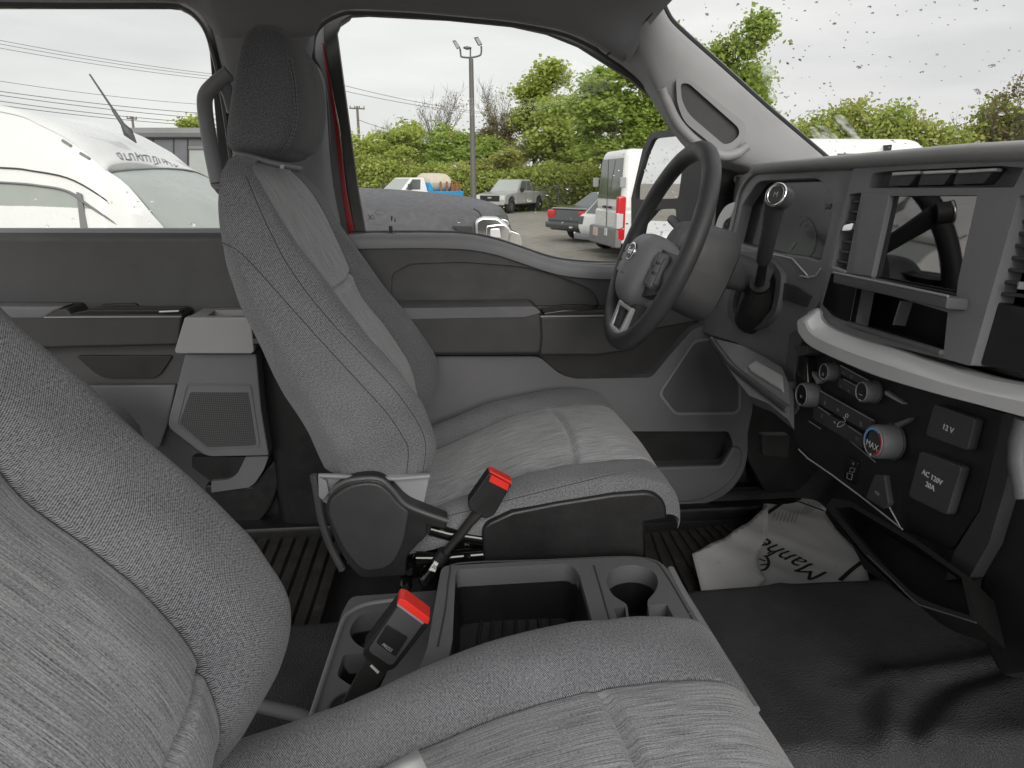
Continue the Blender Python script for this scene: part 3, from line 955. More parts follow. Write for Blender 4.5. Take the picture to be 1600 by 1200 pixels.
def seat(name, label, dx, cy, lean, cdx):
    t = thing(name, label, 'car seat', (dx + .1, cy, .95))
    ctl = back_sections(dx, cy, lean)
    # smooth up the height
    nrow = 24
    cols_ = [crom(c, nrow) for c in zip(*ctl)]
    rows = list(map(list, zip(*cols_)))
    # round off the top: shrink extra rings
    top = rows[-1]
    cen = sum(top, V()) / len(top)
    for s, dz in ((.95, .006), (.84, .011), (.62, .015), (.3, .017), (.02, .018)):
        rows.append([V((cen.x + (p.x - cen.x) * s, cen.y + (p.y - cen.y) * s, p.z + (cen.z - p.z) * (1 - s) + dz)) for p in top])
    n = len(rows[0])
    SUB = 3
    fine = []
    for r in rows:
        c = crom(r, SUB, True)
        c.append(c[0].copy())
        fine.append(c)
    i0, i1 = 11 * SUB, (n - 11) * SUB          # insert edge columns
    flat = [[p.copy() for p in r] for r in fine]
    for r in fine:                             # soft unevenness of stuffed cloth
        for p in r:
            p.x += .0045 * noise.noise(V((p.x * 9, p.y * 9 + dx * 30, p.z * 9))) + .002 * noise.noise(V((p.x * 26, p.y * 26, p.z * 20 + 5)))
            p.y += .003 * noise.noise(V((p.x * 8 + 9, p.y * 8, p.z * 8)))
    ntop = len(ctl) * nrow - nrow - 8
    def front_z(i):
        return fine[i][(i0 + i1) // 2].z
    ktop = max(i for i in range(len(fine) - 5) if i <= (len(ctl) - 1) * nrow)
    # upholstery seam creases across the insert
    for i in range(len(fine)):
        for j in range(i0, i1 + 1):
            e = min(j - i0, i1 - j)
            s = 0
            if e == 0: s = .006
            elif e == 1: s = .001
            fine[i][j] = fine[i][j] + V((-s, 0, 0))
    rows2 = fine
    cutrows = []
    for sz in SEAMZ:
        cutrows.append(min(range(len(fine) - 6), key=lambda i: abs(front_z(i) - sz)))
        for i in range(len(fine) - 5):
            dd = .009 * math.exp(-((front_z(i) - sz) / .0045) ** 2)
            if dd > 1e-5:
                for j in range(i0, i1 + 1):
                    fine[i][j] = fine[i][j] + V((-dd, 0, 0))
    cutrows = sorted(cutrows)
    grid('backrest', rows2, 'weave', t, uvrows=flat, keep=lambda i, j: not (i0 <= j < i1), ang=60)
    cuts = [0] + cutrows + [len(rows2) - 1]
    for a, b in zip(cuts, cuts[1:]):
        grid('backrest_insert', rows2, 'streak', t, uvrows=flat, keep=lambda i, j: i0 <= j < i1 and a <= i < b, ang=60)
    # thin dark piping where insert and bolster meet
    for j in (i0, i1):
        tube('piping', [rows2[i][j] + V((-.0005, 0, 0)) for i in range(2, len(rows2) - 5, 5)], .0016, 'seam', t, n=6)
    # ---------------- cushion: (X, Z of the insert, bolster rise)
    path = [(-.17, 1.175, .030), (-.08, 1.195, .030), (-.02, 1.213, .028), (.05, 1.243, .024), (.12, 1.272, .017), (.19, 1.290, .011), (.25, 1.297, .006),
            (.30, 1.298, .002), (.336, 1.291, 0), (.358, 1.275, 0), (.368, 1.254, 0), (.371, 1.234, 0), (.368, 1.218, 0)]
    W2 = .25
    crow = []
    for k, (x, z, bz) in enumerate(path):
        nose = max(0, k - 7)
        sd = [.015, .018, .022, .03, .042, .05, .054, .056, .055, .042, .028, .018, .012][k]
        wv = W2 * [.9, .95, .98, 1, 1.01, 1.01, 1.005, 1.0, .985, .975, .97, .968, .968][k]
        half = [(-1.0, -sd), (-1.005, -sd * .6), (-.995, -sd * .18), (-.955, bz * .55), (-.86, bz), (-.74, bz * .85), (-.63, -.004), (-.60, -.007), (-.55, -.003), (-.3, .006), (0, .008)]
        if nose:
            half = [(a, b * (1 if b < -.01 else .5)) for a, b in half]
        loop = half + [(-a, b) for a, b in half[-2::-1]]
        crow.append([V((x + cdx, cy + a * wv, z + b)) for a, b in loop])
    cc = [crom(c, 14) for c in zip(*crow)]
    rws = list(map(list, zip(*cc)))
    out = [crom(r, 3) for r in rws]
    flat2 = [[p.copy() for p in r] for r in out]
    for r in out:
        for p in r:
            p.z += .004 * noise.noise(V((p.x * 9 + dx * 40, p.y * 9, 2.))) + .0015 * noise.noise(V((p.x * 28, p.y * 22, 7.)))
    j0, j1 = 7 * 3, (len(crow[0]) - 8) * 3
    xs = .205 + cdx
    jm = (j0 + j1) // 2
    c0 = min(range(7 * 14), key=lambda i: abs(out[i][jm].x - xs))
    x0_ = [out[i][jm].x for i in range(len(out))]
    for i in range(10 * 14):
        for j in range(j0, j1 + 1):
            f = 1 - ((j - jm) / (jm - j0)) ** 2
            ed = min(1, min(j - j0, j1 - j) / 4)
            g_ = math.exp(-((x0_[i] - xs) / .06) ** 2)
            dd = .009 * ed * math.exp(-((x0_[i] - xs) / .005) ** 2) if i < 8 * 14 else 0
            out[i][j] = out[i][j] + V((.018 * f * g_, 0, -dd))
    for r in out:
        for j in (j0, j1):
            r[j] = r[j] + V((0, 0, -.003))
    grid('cushion', out, 'weave', t, uvrows=flat2, keep=lambda i, j: not (j0 <= j < j1), ang=60)
    for a, b in ((0, c0), (c0, len(out) - 1)):
        grid('cushion_insert', out, 'streak', t, uvrows=flat2, keep=lambda i, j: j0 <= j < j1 and a <= i < b, ang=60)
    for j in (j0, j1):
        tube('piping', [out[i][j] + V((0, 0, -.0005)) for i in range(0, len(out), 4)], .0014, 'seam', t, n=6)
    # closing underside of the cushion
    box('seat_pan', (.10 + cdx, cy, 1.16), (.44, .44, .05), 'plas_bk', t, bev=.01)
    return t
def stitch(par, name, px, body, step=.0062, ln=.0042, double=.0045, r=.00075):
    """double row of thread dashes lying on a built surface, along a line seen in the photograph"""
    bv = []
    for o in body:
        me = o.data
        vs = [v.co.copy() for v in me.vertices]
        bv.append(BVHTree.FromPolygons(vs, [p.vertices for p in me.polygons]))
    pts = []
    for p in crom([V((a, b)) for a, b in px], 14):
        d = ray(p.x, p.y).normalized()
        best = None
        for b in bv:
            h = b.ray_cast(CAM, d)
            if h[0] is not None and (best is None or h[3] < best[1]):
                best = (h[0], h[3], h[1] if h[1].dot(d) < 0 else -h[1])
        if best: pts.append((best[0], best[2]))
    if len(pts) < 3: return
    acc = 0
    bm = bmesh.new()
    nxt = 0.
    groove = []
    for (p, n), (q, n2) in zip(pts, pts[1:]):
        sl_ = (q - p).length
        if sl_ < 1e-6 or sl_ > .05: continue
        d = (q - p) / sl_
        s = d.cross(n).normalized()
        while nxt < acc + sl_:
            f = nxt - acc
            c = p + d * f + n * .0009
            for o_ in ((-double / 2, double / 2) if double else (0,)):
                tube_bm(bm, [c + s * o_ - d * ln / 2, c + s * o_ + d * ln / 2], r, 5)
            nxt += step
        acc += sl_
    o = finish(name, bm, 'thread', par)
    o['kind'] = 'stuff'
    tube('stitched_seam', [p + n * .0001 for p, n in pts], .0006, 'seam', par, n=5)

ds = seat('driver_seat', 'grey cloth driver seat with headrest and black recliner cover, across the cab', 0, CY, 0, 0)
ps = seat('passenger_seat', 'nearest grey cloth seat, cropped at the lower left, beside the console', -.132, -.42, .10, -.078)
ch = {c.name.split('.')[0]: c for c in ds.children}
bk = [c for c in ds.children if c.name.startswith(('backrest', 'cushion'))]
stitch(ds, 'stitching', [(384, 275), (402, 318), (422, 362), (446, 408), (478, 455), (520, 506), (567, 556), (612, 604), (645, 648), (660, 676), (665, 702), (660, 742)], bk)
stitch(ds, 'stitching', [(322, 377), (345, 379), (372, 392), (402, 421), (450, 475), (500, 531), (560, 596), (605, 646), (630, 684), (638, 704), (635, 742)], bk)
stitch(ds, 'stitching', [(676, 812), (740, 796), (800, 780), (880, 760), (960, 741), (1020, 733), (1046, 737)], bk)

# ---- headrest of the driver seat: rounded block, side shade put into the cloth colour, seam, bracket
HS = [(238, 358, 432, .112), (228, 349, 447, .126), (205, 347, 458, .131), (170, 351, 463, .132), (130, 357, 462, .131), (95, 363, 456, .129), (68, 369, 446, .125), (50, 375, 434, .118), (39, 385, 420, .106)]
rows = []
for y, xr, xf, w in HS:
    a = on_y(xr, y, CY - .115)
    b = on_y(xf, y, CY - .115)
    L_ = b.x - a.x + .012
    loop = []
    for k in range(36):
        th = 2 * math.pi * k / 36
        cx_, sx_ = math.cos(th), math.sin(th)
        fx = math.copysign(abs(cx_) ** (2 / (3.4 if cx_ > 0 else 5)), cx_)
        fy = math.copysign(abs(sx_) ** (2 / 5.0), sx_)
        loop.append(V((a.x + L_ / 2 + fx * L_ / 2, CY + fy * w, a.z)))
    rows.append(loop)
rows = list(map(list, zip(*[crom(c, 4) for c in zip(*rows)])))
for end, sgn in ((rows[0], -1), (rows[-1], 1)):
    c = sum(end, V()) / len(end)
    ext = [[V((c.x + (p.x - c.x) * s, c.y + (p.y - c.y) * s, p.z + sgn * h)) for p in end] for s, h in ((.9, .005), (.68, .009), (.3, .011), (.02, .012))]
    if sgn < 0: rows = ext[::-1] + rows
    else: rows = rows + ext
hr = thing  # alias not used
for r in rows: r.append(r[0].copy())
hobj = grid('headrest', rows, 'weave_shaded', ds, ang=70)
stitch(ds, 'stitching', [(452, 92), (458, 120), (461, 150), (462, 180), (458, 206), (448, 228), (440, 240)], [hobj], step=.006)
# bracket and post sleeves
pb1, pb2 = on_y(372, 244, .30), on_y(478, 262, .34)
bm = bmesh.new()
tube_bm(bm, crom([on_y(368, 240, .31), on_y(395, 246, .31), on_y(430, 256, .31), on_y(472, 263, .315)], 4), .005, 10)
finish('headrest_bracket', bm, 'plas', ds)
tube('headrest_rim', [on_y(366, 247, .34), on_y(374, 243, .335), on_y(386, 244, .33)], .004, 'chrome', ds, n=8)
for yy in (.37, .48):
    q = on_y(400, 250, yy)
    tube('headrest_post', [V((q.x - .02, yy, q.z - .03)), V((q.x - .02, yy, q.z + .05))], .006, 'chrome', ds, n=10)
plate('bracket_clip', [GP([(437, 258), (444, 257), (443, 264), (437, 264)], .29)], (0, .004, 0), 'plas_lt', ds, bev=.001)

# ---- driver seat: skirt, recliner cover, base
SYN = CY - .255
plate('vinyl_skirt', [gp_r([(496, 743), (560, 743), (672, 742), (660, 800), (600, 800), (520, 792), (503, 784, 4)], SYN + .012)], (0, .01, 0), 'skirt', ds, bev=.002)
plate('vinyl_flap', [gp_r([(497, 745), (510, 752), (514, 770), (503, 783, 6), (498, 775)], SYN - .002)], (0, .006, 0), 'skirt', ds, bev=.002)
tube('skirt_hem', [on_y(a, b, SYN + .004) for a, b in [(498, 743), (560, 746), (620, 748), (672, 744)]], .0035, 'skirt', ds, n=8)
rc = rnd([(508, 800), (513, 772, 16), (545, 752, 20), (590, 748, 20), (614, 766, 16), (634, 789, 14), (700, 815), (696, 828, 4), (668, 822), (668, 836), (636, 868, 10), (634, 900), (562, 905, 14), (528, 862, 30)])
plate('recliner_cover', [[on_y(p.x, p.y, SYN - .022) for p in rc]], (0, .035, 0), 'plas_bk', ds, bev=.008, seg=3)
rc2 = rnd([(512, 804), (515, 780, 16), (546, 757, 20), (588, 753, 20), (608, 768, 16), (624, 788, 10), (640, 800, 6), (632, 850, 20), (610, 890, 20), (566, 894, 14), (534, 858, 30)])
plate('cover_face', [[on_y(p.x, p.y, SYN - .0255) for p in rc2]], (0, .008, 0), 'cover', ds, bev=.004, seg=3)
tube('cover_edge', crom([on_y(a, b, SYN - .02) for a, b in [(517, 770), (530, 758), (550, 750), (590, 748), (612, 764), (632, 787), (662, 801), (700, 814)]], 4), .004, 'plas_dk', ds, n=8)
tube('rear_fabric_edge', crom([on_y(a, b, SYN + .01) for a, b in [(490, 742), (496, 775), (502, 810), (515, 850), (535, 890)]], 4), .006, 'plas_dk', ds, n=8)
sp_ = rnd([(752, 822, 16), (800, 800), (870, 786), (960, 772), (1020, 768, 16), (1042, 786, 12), (1043, 812), (1008, 818), (1008, 872), (756, 880)])
plate('side_shield', [[on_y(p.x, p.y, SYN - .004) for p in sp_]], (0, .03, 0), 'plas_bk', ds, bev=.006, seg=3)
box('seat_base', (.12, CY, 1.03), (.36, .36, .19), 'plas_bk', ds, bev=.01)
# glossy black slide frame and bolts
plate('slide_frame', [gp_r([(668, 828), (690, 818, 6), (758, 846, 6), (758, 905), (640, 905), (636, 880)], SYN + .03)], (0, .02, 0), 'gloss', ds, bev=.005)
tube('slide_bar', [on_y(a, b, SYN + .012) for a, b in [(672, 826), (700, 834), (756, 842)]], .011, 'gloss', ds, n=12)
tube('slide_rail', [on_y(a, b, SYN + .012) for a, b in [(650, 872), (690, 872), (758, 866)]], .012, 'gloss', ds, n=12)
for bx, by in ((634, 912), (664, 904), (640, 888), (730, 870)):
    q = on_y(bx, by, SYN + .01)
    bm = bmesh.new()
    tube_bm(bm, [q + V((0, .02, 0)), q + V((0, -.006, 0)), q + V((0, -.012, 0))], [.0105, .0105, .006], 10)
    finish('bolt', bm, 'gloss', ds)
# passenger seat: hem along the inboard cushion edge
PYN = -.42 + .253
rear_seat = thing('rear_seat', 'rounded grey cloth corner of the rear seat behind the nearest seatback', 'car seat', on_y(160, 640, .45))
rows = []
q = on_y(168, 640, .42)
for k in range(7):
    a = k / 6 * math.pi / 2
    rows.append([V((q.x - .25 + .255 * math.cos(t_) ** .6 if math.cos(t_) > 0 else q.x - .25, .38 + .12 * 0 + (-.7 + .85 * j / 6), q.z - .10 + .115 * math.sin(a) if False else q.z - .10 + .115 * math.sin(t_))) for j in range(7) for t_ in (a,)])
grid('cushion', rows, 'weave', rear_seat)
# ================================================================ dashboard
FN = V((-1, 0, .09)).normalized()
FP = V((.60, 0, 1.60))
def pf(px, py, off=0.):
    return on_pl(px, py, FP + FN * off, FN)
GN = V((-1, 0, .04)).normalized()
GPt = V((.580, 0, 1.45))
def pg(px, py, off=0.):
    return on_pl(px, py, GPt + GN * off, GN)
da = thing('dashboard', 'charcoal dashboard with centre screen, silver trim strip and climate knobs', 'dashboard', (.7, 0, 1.2))
def fpl(name, pts, off, dep, mat, bev=.003, holes=(), fn=pf, nn=FN, par=None, seg=2, n=4):
    lps = [[fn(p.x, p.y, off) for p in rnd(pts, n)]] + [[fn(p.x, p.y, off) for p in rnd(h, n)] for h in holes]
    return plate(name, lps, -nn * dep, mat, par or da, bev=bev, seg=seg)
# core of the dash, swept across the cab
prism('dash_core', [(.66, 1.766), (.68, 1.47), (.70, 1.44), (1.0, 1.44), (1.0, 1.75)], .735, -.78, 'plas_bk', da, bev=.004)
rows = []
for y in (.735, .70, .64, .54, .40, .20, 0, -.2, -.4, -.78):
    k = sst(.52, .70, y)
    rise = .006 * (1 - min(1, abs(y) / .5))
    rows.append([V((x - .0 + k * .05, y, z + rise - k * .02)) for x, z in crom([(.64, 1.764), (.612, 1.7655), (.599, 1.770), (.597, 1.780), (.608, 1.787), (.66, 1.789), (.78, 1.782), (1.02, 1.755)], 3)])
grid('dash_top', rows, 'plas_lt', da, ang=60)
# driver side: panel that carries cluster, column and shifter
fpl('instrument_panel', [(1172, 272, 10), (1156, 298, 14), (1149, 326), (1137, 380), (1122, 392), (1090, 440), (1080, 512), (1110, 524), (1150, 536), (1222, 600, 4), (1240, 562), (1248, 512), (1281, 470), (1302, 405), (1334, 264), (1240, 266)], .0, .03, 'plas_md',
    holes=[[(1184, 283, 10), (1279, 279, 10), (1296, 300, 8), (1302, 322, 6), (1282, 408, 6), (1262, 402), (1199, 393), (1146, 378), (1160, 320)]], bev=.005, seg=3)
fpl('cluster_screen', [(1150, 276), (1305, 274), (1312, 330), (1284, 420), (1136, 392)], -.022, .01, 'gloss2', bev=0)
tube('panel_edge', crom([pf(a, b, .003) for a, b in [(1222, 265), (1196, 267), (1177, 272), (1164, 285), (1155, 302), (1148, 330), (1137, 378)]], 4), .0035, 'plas_lt', da, n=8)
tube('cluster_trim', [pf(a, b, .002) for a, b in [(1199, 396), (1222, 400), (1238, 404), (1262, 431)]], .0014, 'silver', da, n=6)
tube('cluster_trim', [pf(a, b, .002) for a, b in [(1250, 431), (1263, 433.5), (1274, 431), (1282, 420)]], .0014, 'silver', da, n=6)
fpl('cluster_foot', [(1199, 397), (1238, 405), (1262, 432), (1280, 424), (1285, 405), (1262, 403)], -.004, .01, 'plas_bk', bev=.001)
# a round gauge printed behind the cover
gc = [pf(1252 + 22 * math.cos(a), 372 + 34 * math.sin(a), -.0205) for a in [R(-100 + 8 * k) for k in range(22)]]
tube('gauge_ring', gc, .0006, 'grey_mark', da, n=5)
tube('gauge_needle', [pf(1234, 391, -.0203), pf(1242, 380, -.0203)], [.0004, .001], 'white_mark', da, n=5)
for k, (gx, gy) in enumerate(((1251, 349), (1256, 345), (1259, 351), (1255, 355), (1247, 353))):
    tube('gauge_tick', [pf(gx, gy, -.0203), pf(gx + 2, gy - 3, -.0203)], .0006, 'grey_mark', da, n=4)
text('display_text', '0/0', pf(1292, 323, -.0203), (0, -1, 0), (0, 0, 1), .014, 'grey_mark', da)
# driver's outer vent with cream trim
vo = rnd([(1112, 372), (1122, 338, 10), (1134, 320, 8), (1152, 314), (1146, 380), (1122, 380)])
plate('vent_surround', [[pf(p.x, p.y, -.005) for p in vo], [pf(p.x, p.y, -.005) for p in rnd([(1124, 374), (1130, 348, 6), (1137, 341, 4), (1146, 339), (1140, 379)])]], -FN * .03, M['silver'], da, bev=.003)
for k in range(5):
    fpl('vent_slat', [(1126, 349 + 7 * k), (1148, 347 + 7 * k), (1148, 350 + 7 * k), (1126, 352 + 7 * k)], -.008, .02, 'plas_dk', bev=.001)
fpl('vent_tab', [(1128, 366, 2), (1137, 364, 2), (1136, 371, 2), (1127, 373, 2)], -.002, .01, 'silver', bev=.001)
# ---- centre stack
VENT = [(1327, 303, 3), (1346, 301, 2), (1322, 424, 2), (1299, 417, 3)]
SCR = [(1391, 306, 2), (1527, 305, 2), (1497, 438, 2), (1494, 466, 2), (1362, 434, 2)]
fpl('stack_frame', [(1333, 263, 4), (1361, 259), (1600, 246), (1650, 243), (1650, 298), (1592, 306, 3), (1516, 572, 4), (1474, 560), (1340, 528), (1300, 510), (1280, 486, 4), (1288, 440)], .008, .03, 'plas_md',
    holes=[VENT, SCR, [(1338, 446, 2), (1481, 488, 2), (1474, 556, 3), (1345, 517), (1326, 510, 2)], [(1364, 271, 3), (1388, 267), (1562, 259), (1600, 262), (1584, 293, 3), (1357, 294, 3)]], bev=.003)
fpl('gloss_panel', [(1298, 426, 2), (1320, 428), (1338, 448), (1327, 505), (1301, 495, 3), (1284, 476, 3)], .0115, .01, 'gloss2', bev=.002)
fpl('frame_column', [(1349, 302, 3), (1389, 305), (1361, 432), (1330, 428, 3)], .0105, .012, 'plas_md', bev=.003)
fpl('vent_lip', [(1301, 416), (1319, 423), (1317, 427), (1299, 421)], .013, .01, 'plas_lt', bev=.001)
fpl('vent_back', [(1320, 295), (1352, 295), (1328, 430), (1294, 425)], -.02, .01, 'gloss', bev=0)
for k in range(7):
    f = (k + .7) / 7.4
    x0, x1, y0, y1 = 1327 - 28 * f, 1346 - 24 * f, 303 + 112 * f, 302 + 118 * f
    fpl('vent_slat', [(x0, y0), (x1, y1), (x1 - .6, y1 + 3), (x0 - .6, y0 + 3)], .002, .022, 'plas', bev=.0006, seg=1)
fpl('vent_tab', [(1318, 352, 3), (1334, 348, 3), (1330, 360, 3), (1315, 361, 3)], .012, .016, 'chrome', bev=.002)
# three switches in the upper recess
fpl('switch_tray', [(1350, 262), (1610, 252), (1605, 300), (1350, 300)], -.010, .01, 'plas', bev=0)
for a in ([(1394, 269), (1437, 266.5), (1420, 290), (1387, 290.5)], [(1442, 267), (1492, 264.5), (1474, 288.5), (1434, 289.5)], [(1497, 265.5), (1557, 262), (1536, 286.5), (1489, 288)]):
    sw = fpl('switch', [(p[0], p[1], 2) for p in a], .004, .016, 'plas_dk', bev=.0015)
    (ax, ay), (bx, by), (cx, cy_), (dx_, dy_) = a
    fpl('switch_bar', [(ax, ay), (bx, by), (bx - 1, by + 5.5), (ax - 1, ay + 5.5)], .0085, .008, 'silver', par=sw, bev=.0012)
# screen, ledge and open tray
fpl('screen', [(1386, 303), (1532, 302), (1500, 470), (1358, 438)], .0025, .01, 'mirror_screen', bev=0)
bm = bmesh.new()
lf = [pf(1330, 429, .008), pf(1516, 467, .008), pf(1508, 489, .008), pf(1337, 447, .008)]
q = FN * .028
top = [lf[0], lf[1], lf[1] + q + V((0, .004, -.008)), lf[0] + q + V((0, -.004, -.008))]
ln_ = [top[0], top[1], top[2], top[3], lf[3] + V((0, 0, -.0)), lf[2]]
plate_bm(bm, [[lf[0], lf[1], lf[1] + q, lf[0] + q]], V((0, 0, -.014)))
finish('ledge', bm, 'plas', da, bev=.003)
tube('ledge_edge', [lf[0] + q + V((0, 0, .001)), lf[1] + q + V((0, 0, .001))], .0016, 'plas_lt', da, n=8)
fpl('tray_back', [(1325, 440), (1490, 480), (1485, 575), (1320, 520)], -.055, .01, 'plas_bk', bev=0)
a, b = pf(1326, 509, .008), pf(1474, 556, .008)
plate('tray_floor', [[a, b, b - FN * .065, a - FN * .065]], (0, 0, -.006), 'rubber', da, bev=0)
plate('tray_lip', [[a + FN * .006, b + FN * .006, b - FN * .004, a - FN * .004]], (0, 0, .007), 'plas', da, bev=.002)
for k in range(9):
    f = -.002 - k * .006
    bm = bmesh.new()
    plate_bm(bm, [[a.lerp(b, .05) + FN * f, a.lerp(b, .95) + FN * f, a.lerp(b, .95) + FN * (f - .003), a.lerp(b, .05) + FN * (f - .003)]], (0, 0, .0022))
    finish('rib', bm, 'rubber', da, ang=20)
for d0, d1 in (((1346, 452), (1333, 504)), ((1408, 470), (1396, 508))):
    p0, p1 = pf(*d0, -.012), pf(*d1, -.012)
    plate('tray_divider', [[p0, p1, p1 - FN * .018, p0 - FN * .018]], (0, .003, 0), 'plas_md', da, bev=.0008)
# right centre vent and blank
fpl('side_back', [(1585, 300), (1680, 295), (1680, 610), (1512, 580)], -.03, .01, 'gloss', bev=0)
fpl('blank_panel', [(1548, 470), (1640, 488), (1640, 592), (1524, 568, 5)], -.004, .02, 'plas_bk', bev=.003)
for k in range(8):
    y = 322 + 19 * k
    x = 1592 - 5.6 * k
    fpl('vent_slat', [(x, y), (1680, y + 12), (1680, y + 18), (x - 2, y + 6)], -.004, .03, 'plas_dk', bev=.001, seg=1)
fpl('vent_tab', [(1590, 440, 2), (1594, 440, 2), (1591, 452, 2), (1588, 452, 2)], .004, .01, 'plas_lt', bev=.001)
# ---- satin strip sweeping under the stack
up = crom([(1262, 488), (1279, 481), (1284, 497), (1300, 511), (1342, 528), (1400, 545), (1480, 573), (1540, 590), (1620, 604)], 5)
lw = crom([(1247, 519), (1253, 528), (1262, 538), (1280, 549), (1326, 570), (1376, 590), (1460, 615), (1525, 632), (1615, 656)], 5)
rows = []
for u, l in zip(up, lw):
    a, b = pf(u.x, u.y, .012), pg(l.x, l.y, .022)
    a2, b2 = pf(u.x, u.y + 2, .020), pg(l.x, l.y - 1, .034)
    mid = a2.lerp(b2, .38) + FN * .010
    mid2 = a2.lerp(b2, .5) + FN * .010
    rows.append([a - FN * .03, a, a2, mid, mid2, b2, b, b - FN * .03])
grid('silver_strip', rows, 'silver', da, ang=22)
fpl('strip_end', [(1246, 520, 3), (1262, 487), (1281, 480, 3), (1282, 500), (1262, 540)], .012, .03, 'plas_md', bev=.004)
# ---- lower control panel
fpl('control_panel', [(1250, 528), (1330, 568), (1420, 600), (1570, 645), (1528, 800), (1486, 862, 10), (1410, 829), (1300, 747), (1242, 692, 4), (1232, 640), (1240, 570)], .0, .03, 'plas_bk', fn=pg, nn=GN, bev=.004)
fpl('panel_side', [(1569, 645), (1600, 652, 4), (1566, 780), (1545, 850), (1515, 902), (1476, 908), (1490, 862, 8), (1530, 798)], .006, .03, 'cover', fn=pg, nn=GN, bev=.005)
fpl('lower_dash', [(1600, 640), (1700, 660), (1700, 1040), (1560, 1060), (1515, 970), (1530, 890), (1570, 780)], -.01, .03, 'plas_bk', fn=pg, nn=GN, bev=.01)
tube('glove_box_edge', [pg(1602, 655, .02), pg(1592, 690, .02), pg(1590, 720, .02), pg(1600, 780, .02)], .009, 'plas', da, n=10)
tube('panel_line', [pg(a, b, .002) for a, b in [(1248, 702), (1262, 716), (1300, 742), (1352, 781), (1410, 827)]], .0012, 'silver', da, n=6)
tube('panel_line', [pg(a, b, .002) for a, b in [(1386, 786), (1397, 806), (1408, 826)]], .001, 'silver', da, n=6)
tube('panel_line', [pg(a, b, .003) for a, b in [(1281, 654), (1320, 682), (1368, 722)]], .0008, 'plas_lt', da, n=6)
BAR = [[(1312, 571, 1), (1358, 595, 1), (1354, 606, 1), (1311, 583, 1)], [(1311, 590, 1), (1350, 612, 1), (1347, 627, 1), (1309, 604, 1)],
       [(1281, 611, 1), (1362, 656, 1), (1357, 676, 1), (1280, 632, 1)], [(1272, 634, 1), (1350, 680, 1), (1346, 700, 1), (1270, 655, 1)]]
for b_ in BAR:
    fpl('button_bar', b_, .006, .008, 'plas_dk', fn=pg, nn=GN, bev=.0015)
for p, q in (((1313, 571), (1358, 595)), ((1318, 592.5), (1338, 603)), ((1282, 611), (1364, 657)), ((1279, 636), (1297, 648)), ((1326, 666), (1346, 679)), ((1264, 658), (1282, 670))):
    tube('chrome_line', [pg(*p, .0075), pg(*q, .0075)], .0009, 'plas_lt', da, n=6)
gx = V((0, -1, -.0))
gz = V((0, 0, 1))
for s, x, y, sz in (('C', 1318, 583, .007), ('II', 1330, 589, .006), ('o', 1313, 603, .007), ('A', 1326, 611, .006), ('0', 1289, 630, .009), ('W', 1309, 641, .008), ('S', 1284, 650, .009), ('%', 1345, 663, .009), ('A/C', 1340, 686, .007)):
    text('button_icon', s, pg(x, y, .0068), gx, gz, sz, 'grey_mark', da, ext=.0001)
ic = [(1308, 668), (1309, 662), (1314, 658), (1317, 660), (1322, 656), (1321, 652), (1325, 649), (1324, 646), (1321, 648)]
tube('flow_icon', [pg(a, b, .0068) for a, b in [(1308, 667), (1309, 662), (1314, 658), (1317, 660), (1321, 657), (1320, 662), (1315, 666), (1310, 667)]], .0005, 'white_mark', da, n=5, closed=True)
tube('flow_icon', [pg(1323 + 2.2 * math.cos(a), 649.5 + 3 * math.sin(a), .0068) for a in [k * .7 for k in range(9)]], .0005, 'white_mark', da, n=5, closed=True)
tube('flow_icon', [pg(1318, 652, .0068), pg(1321, 656, .0068)], .0005, 'white_mark', da, n=5)
tube('flow_icon', [pg(1303, 658, .0068), pg(1305, 662, .0068)], .0005, 'white_mark', da, n=5)
# ---- knobs
def knob(cx, cy_, r, dep, mark, ticks=True):
    c = pg(cx, cy_, dep)
    ux, uz = V((0, -1, 0)), GN.cross(V((0, -1, 0))).normalized()
    if uz.z < 0: uz = -uz
    def ring(rr, d, n=32, rip=0.):
        return [c + GN * d + (ux * math.cos(2 * math.pi * k / n) + uz * math.sin(2 * math.pi * k / n)) * rr * (1 + (rip if k % 2 else 0)) for k in range(n)]
    bm = bmesh.new()
    prev = None
    for rr, d, rip in ((r * 1.02, -dep, .0), (r * 1.02, -dep * .9, .02), (r, -.004, .02), (r * .97, -.0012, .0), (r * .86, 0, 0), (r * .84, -.002, 0)):
        vs = [bm.verts.new(p) for p in ring(rr, d, rip=rip)]
        if prev:
            for k in range(32):
                bm.faces.new([prev[k], prev[(k + 1) % 32], vs[(k + 1) % 32], vs[k]])
        prev = vs
    bm.faces.new(prev)
    o = finish('knob', bm, 'plas', da, ang=30)
    plate('knob_face', [ring(r * .83, -.001)], -GN * .002, 'gloss2', o, bev=0)
    tube('knob_ring', ring(r * .85, .0002, 40), .0006, 'plas_lt', o, n=5, closed=True)
    plate('knob_collar', [ring(r * 1.12, -dep + .004)], -GN * .003, 'plas_dk', o, bev=.001)
    if mark:
        text('knob_icon', mark, c + GN * .0004 - uz * r * .25, gx, uz, r * .55, 'white_mark', o, ext=.0001)
    plate('knob_tick', [[c + GN * .0004 + uz * a + ux * b for a, b in ((-r * .92, -.001), (-r * .92, .001), (-r * .75, .001), (-r * .75, -.001))]], -GN * .001, 'white_mark', o, bev=0)
    return o, c, ux, uz, ring
knob(1287, 581, .0135, .020, ':::')
knob(1346, 612, .0148, .022, '---')
knob(1252, 617, .0195, .024, '*')
knob(1229, 608, .0130, .018, '')
kt, kc, ux, uz, ring = knob(1364, 690, .0222, .030, 'MAX')
